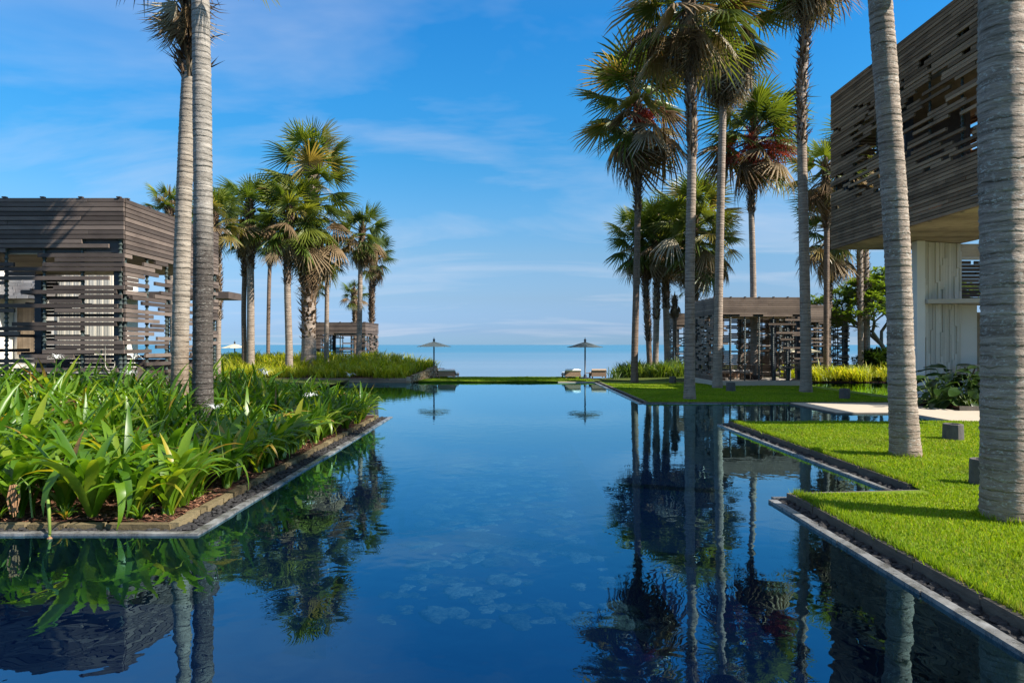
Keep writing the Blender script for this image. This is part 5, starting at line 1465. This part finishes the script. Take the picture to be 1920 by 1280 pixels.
def parasol(label, x, y, z, top, rad, mat):
    rt = thing('parasol', label, 'parasol', (x, y, z), 0, 'parasols by the sea')
    obj('pole', MB().tube([(0, 0, 0.03), (0, 0, top)], 0.042, 10).mesh('pole', MT['post'], True), rt)
    obj('base', MB().lathe([(0.34, 0.0), (0.34, 0.07), (0.10, 0.10), (0.07, 0.26)], 16).mesh('base', MT['post']), rt)
    obj('finial', MB().lathe([(0.07, 0), (0.05, 0.08), (0.085, 0.12), (0.02, 0.2), (0.008, 0.3)], 10, (0, 0, top)).mesh('finial', MT['post'], True), rt)
    B = MB(); n = 8; rings = [(0.05, 0.0), (0.35, -0.075), (0.7, -0.18), (1.0, -0.245)]; seg = 4
    for (k, dz) in rings:
        for i in range(n * seg):
            a = 2 * math.pi * i / (n * seg); m_ = (i % seg) / seg; sag = 1 - 0.10 * math.sin(math.pi * m_) * k
            B.v.append((rad * k * sag * math.cos(a), rad * k * sag * math.sin(a), top + dz * rad * 1.1 - 0.03 * k * math.sin(math.pi * m_)))
    m_ = n * seg
    for j in range(3):
        for i in range(m_):
            B.f.append((j * m_ + i, j * m_ + (i + 1) % m_, (j + 1) * m_ + (i + 1) % m_, (j + 1) * m_ + i))
    B.f.append(tuple(range(m_)))
    cv = obj('canopy', B.mesh('canopy', mat), rt)
    for i in range(n):
        a = 2 * math.pi * i / n
        obj('rib', MB().tube([(0.05 * math.cos(a), 0.05 * math.sin(a), top - 0.05), (rad * 0.7 * math.cos(a), rad * 0.7 * math.sin(a), top - 0.18 * rad * 1.1 - 0.025), (rad * 0.99 * math.cos(a), rad * 0.99 * math.sin(a), top - 0.245 * rad * 1.1 - 0.02)], 0.012, 5).mesh('rib', MT['post']), cv)
    return rt
parasol('grey parasol standing between two loungers at the right end of the pool', (1097 - 960) * 40 / F_PX, 40.0, 0.10, 2.15, 1.06, MT['grey_canvas'])
parasol('cream parasol behind the stone wall left of the pool end', (813 - 960) * 41.6 / F_PX, 41.8, 0.10, 2.18, 1.06, MT['cream_canvas'])
parasol('pale parasol far left among the palm trunks', (440 - 960) * 52 / F_PX, 52.0, -0.25, 2.40, 1.06, MT['cream_canvas'])
parasol('pale parasol seen through the slats of the right pavilion', (1500 - 960) * 40.6 / F_PX, 40.6, 0.32, 1.70, 1.25, MT['cream_canvas'])

def lounger(label, x, y, z, rz, fab, w=0.95):
    rt = thing('sun_lounger', label, 'lounger', (x, y, z), rz, 'sun loungers facing the sea')
    obj('frame', MB().box2(-w / 2, w / 2, 0.0, 1.95, 0.14, 0.24).mesh('frame', MT['wicker']), rt)
    for (a, b) in ((-1, 0.08), (1, 0.08), (-1, 1.85), (1, 1.85)):
        obj('leg', MB().box((a * (w / 2 - 0.06), b, 0.07), (0.07, 0.07, 0.142)).mesh('leg', MT['wicker']), rt)
    obj('mattress', MB().box2(-w / 2 + 0.03, w / 2 - 0.03, 0.62, 1.93, 0.242, 0.33).mesh('mattress', fab), rt)
    k = 0.62; B = MB()
    B.add([(-w / 2, 0.62, 0.25), (w / 2, 0.62, 0.25), (w / 2, 0.05, 0.50), (-w / 2, 0.05, 0.50), (-w / 2, 0.58, 0.20), (w / 2, 0.58, 0.20), (w / 2, 0.0, 0.46), (-w / 2, 0.0, 0.46)],
          [(0, 1, 2, 3), (7, 6, 5, 4), (0, 4, 5, 1), (1, 5, 6, 2), (2, 6, 7, 3), (3, 7, 4, 0)])
    br = obj('backrest', B.mesh('backrest', MT['wicker']), rt)
    obj('back_panel', MB().box2(-w / 2 + 0.02, w / 2 - 0.02, 0.02, 0.06, 0.242, 0.45).mesh('back_panel', MT['wicker']), br)
    B = MB(); c = MB()
    B.tube([(-w / 2 + 0.01, 0.03, 0.50), (w / 2 - 0.01, 0.03, 0.50)], 0.055, 10)
    B.add([(-w / 2 + 0.02, 0.62, 0.26), (w / 2 - 0.02, 0.62, 0.26), (w / 2 - 0.02, 0.03, 0.51), (-w / 2 + 0.02, 0.03, 0.51), (-w / 2 + 0.02, 0.66, 0.33), (w / 2 - 0.02, 0.66, 0.33), (w / 2 - 0.02, 0.07, 0.58), (-w / 2 + 0.02, 0.07, 0.58)],
          [(3, 2, 1, 0), (4, 5, 6, 7), (0, 1, 5, 4), (1, 2, 6, 5), (2, 3, 7, 6), (3, 0, 4, 7)])
    obj('cushion', B.mesh('cushion', fab, False), br)
    return rt
lounger('white-cushioned lounger beside the stone wall at the left end of the pool', (838 - 960) * 40.3 / F_PX, 40.0, 0.10, R(-3), MT['white_fabric'], 1.0)
lounger('white-cushioned lounger left of the grey parasol', (1074 - 960) * 40.3 / F_PX, 40.0, 0.10, R(3), MT['white_fabric'], 0.92)
lounger('tan-cushioned lounger right of the grey parasol', (1122 - 960) * 40.3 / F_PX, 40.0, 0.10, R(-2), MT['tan_fabric'], 0.88)
def side_table(label, x, y, z):
    rt = thing('side_table', label, 'table', (x, y, z), 0)
    obj('table_top', MB().lathe([(0.24, 0.30), (0.25, 0.315), (0.24, 0.33)], 16).mesh('table_top', MT['wicker']), rt)
    obj('leg', MB().lathe([(0.12, 0.0), (0.05, 0.04), (0.045, 0.30)], 10).mesh('leg', MT['post']), rt)
side_table('small dark side table at the foot of the grey parasol', 4.62, 40.6, 0.10)
side_table('small dark side table by the left lounger', -4.33, 40.3, 0.10)

def stump(label, px, py, w, h, seed):
    gz = LZ if py > 800 else LF
    D = dist(py, gz); k = D / F_PX; q = random.Random(seed); r = w * k / 2
    rt = thing('garden_light', label, 'garden light', ((px - 960) * k, D + r, gz), q.random() * 6, 'block lights on the lawn')
    wob = lambda a: 1 + 0.035 * math.sin(3 * a + seed) + 0.02 * math.sin(7 * a)
    H = h * k
    obj('block', MB().lathe([(r * 1.02, -0.03), (r * 1.0, H * 0.5), (r * 0.97, H * 0.96), (r * 0.92, H), (r * 0.66, H), (r * 0.62, H - 0.05)], 18, wob=wob).mesh('block', MT['stump'], False), rt)
    obj('lamp_insert', MB().lathe([(r * 0.60, H - 0.06), (r * 0.60, H - 0.045)], 14).mesh('lamp_insert', MT['post']), rt)
stump('dark block light right of the leaning palm, near the path', 1798, 826, 35, 30, 1)
stump('dark block light half hidden behind the nearest palm trunk', 1853, 911, 40, 48, 2)
stump('dark block light on the far lawn near the water, left of the orange-tinged trunk', 1263, 719, 13, 13, 3)
stump('dark block light just behind the tall grey palm base', 1361, 722, 14, 14, 4)
stump('dark block light right of the tall grey palm base', 1373, 734, 17, 17, 5)
stump('dark block light on the far lawn corner near the small pool', 1588, 748, 19, 19, 6)
# bowl planter around the fruiting palm
D = Dl(720)
bp = thing('bowl_planter', 'dark bowl-shaped planter around the foot of the fruiting palm', 'planter', ((1413 - 960) * D / F_PX, D, LF))
obj('bowl', MB().lathe([(0.26, -0.02), (0.30, 0.05), (0.34, 0.22), (0.50, 0.44), (0.52, 0.50), (0.46, 0.50), (0.38, 0.40)], 20).mesh('bowl', MT['planter'], True), bp)
obj('soil', MB().lathe([(0.40, 0.41), (0.40, 0.43)], 16).mesh('soil', MT['soil']), bp)
# seating inside the right pavilion
def rattan_chair(label, x, y, rz):
    rt = thing('rattan_chair', label, 'chair', (x, y, 0.30), rz, 'rattan chairs in the right pavilion')
    ring = [(0.34 * math.cos(a), 0.34 * math.sin(a), 0.02) for a in [i * math.pi / 9 for i in range(19)]]
    obj('seat_frame', MB().tube([(p[0], p[1], 0.34) for p in ring], 0.03, 6, False).tube(ring, 0.028, 6, False).mesh('seat_frame', MT['wicker'], True), rt)
    obj('seat', MB().lathe([(0.30, 0.33), (0.33, 0.38), (0.30, 0.44), (0.1, 0.455)], 16).mesh('seat', MT['tan_fabric'], True), rt)
    B = MB()
    for k in range(9):
        a = math.pi * (0.08 + 0.84 * k / 8)
        B.tube([(0.34 * math.cos(a), 0.34 * math.sin(a), 0.03), (0.24 * math.cos(a), 0.24 * math.sin(a), 0.2), (0.35 * math.cos(a), 0.35 * math.sin(a), 0.4), (0.42 * math.cos(a), 0.42 * math.sin(a), 0.72)], 0.016, 5)
    B.tube([(0.42 * math.cos(a), 0.42 * math.sin(a), 0.72) for a in [math.pi * (0.08 + 0.84 * i / 10) for i in range(11)]], 0.03, 6)
    obj('backrest', B.mesh('backrest', MT['wicker'], True), rt)
    for k in range(4):
        a = math.pi / 4 + k * math.pi / 2
        obj('leg', MB().tube([(0.33 * math.cos(a), 0.33 * math.sin(a), 0.0), (0.31 * math.cos(a), 0.31 * math.sin(a), 0.34)], 0.024, 6).mesh('leg', MT['wicker'], True), rt)
rattan_chair('rattan chair at the left of the right pavilion floor', rp0.x + 1.05, RD + 1.3, 0.3)
rattan_chair('rattan chair beside the bowl planter inside the right pavilion', rp0.x + 1.95, RD + 1.0, -0.5)
lt = thing('low_table', 'low dark table between the rattan chairs of the right pavilion', 'table', (rp0.x + 1.5, RD + 1.9, 0.30))
obj('table_top', MB().box2(-0.4, 0.4, -0.3, 0.3, 0.34, 0.39).mesh('table_top', MT['board']), lt)
for a in (-1, 1):
    for b in (-1, 1): obj('leg', MB().box((a * 0.35, b * 0.25, 0.17), (0.05, 0.05, 0.34)).mesh('leg', MT['post']), lt)
db = thing('daybed', 'low pale daybed along the back of the right pavilion', 'daybed', (rp0.x + 1.8, RD + 3.1, 0.30))
obj('base', MB().box2(-1.3, 1.3, -0.4, 0.4, 0, 0.28).mesh('base', MT['wicker']), db)
obj('mattress', MB().box2(-1.27, 1.27, -0.38, 0.38, 0.282, 0.42).mesh('mattress', MT['white_fabric']), db)
tb = thing('terrace_table', 'pale pink-grey table edge beside the house door', 'table', (17.6, 25.2, 0.16))
obj('table_top', MB().box2(-0.8, 0.8, -0.4, 0.4, 1.10, 1.18).mesh('table_top', MT['path']), tb)
for a in (-0.7, 0.7):
    obj('leg', MB().tube([(a, -0.3, 0.0), (a, 0.0, 0.6), (a, -0.3, 1.12)], 0.03, 6).mesh('leg', MT['wicker'], True), tb)
    obj('leg', MB().tube([(a, 0.3, 0.0), (a, 0.0, 0.6), (a, 0.3, 1.12)], 0.028, 6).mesh('leg', MT['wicker'], True), tb)
# palm stake props by the dying palm
st = thing('tree_stake', 'white tripod stake propping the small dying palm', 'stake', ((1264 - 960) * 48.0 / F_PX, 48.0, 0.0))
for k in range(3):
    a = k * 2.094 + 0.4
    obj('leg', MB().tube([(0.75 * math.cos(a), 0.75 * math.sin(a), 0.0), (0.16 * math.cos(a), 0.16 * math.sin(a), 1.9)], 0.03, 6).mesh('leg', MT['white_fabric'], True), st)

# a few dry palm leaf scraps lying on the near lawn
dl = random.Random(61)
for k in range(14):
    x = dl.uniform(4.2, 8.5); y = dl.uniform(5.2, 16.5)
    if 9.0 < y < 9.7 or (y > 9.5 and x < 6.0): continue
    B = MB(); L = dl.uniform(0.06, 0.16)
    strap(B, 0.0, L, dl.uniform(0.008, 0.02), R(dl.uniform(2, 14)), R(dl.uniform(-14, 2)), dl, 4, fold=0.4)
    o = obj('dry_leaf', B.mesh('dry_leaf', MT['dead']), None, (x, y, LZ + 0.035), (0, 0, dl.random() * 6.28))
    tag(o, 'small dry brown leaf scrap lying on the near lawn', 'leaf', 'dry leaf scraps on the near lawn')
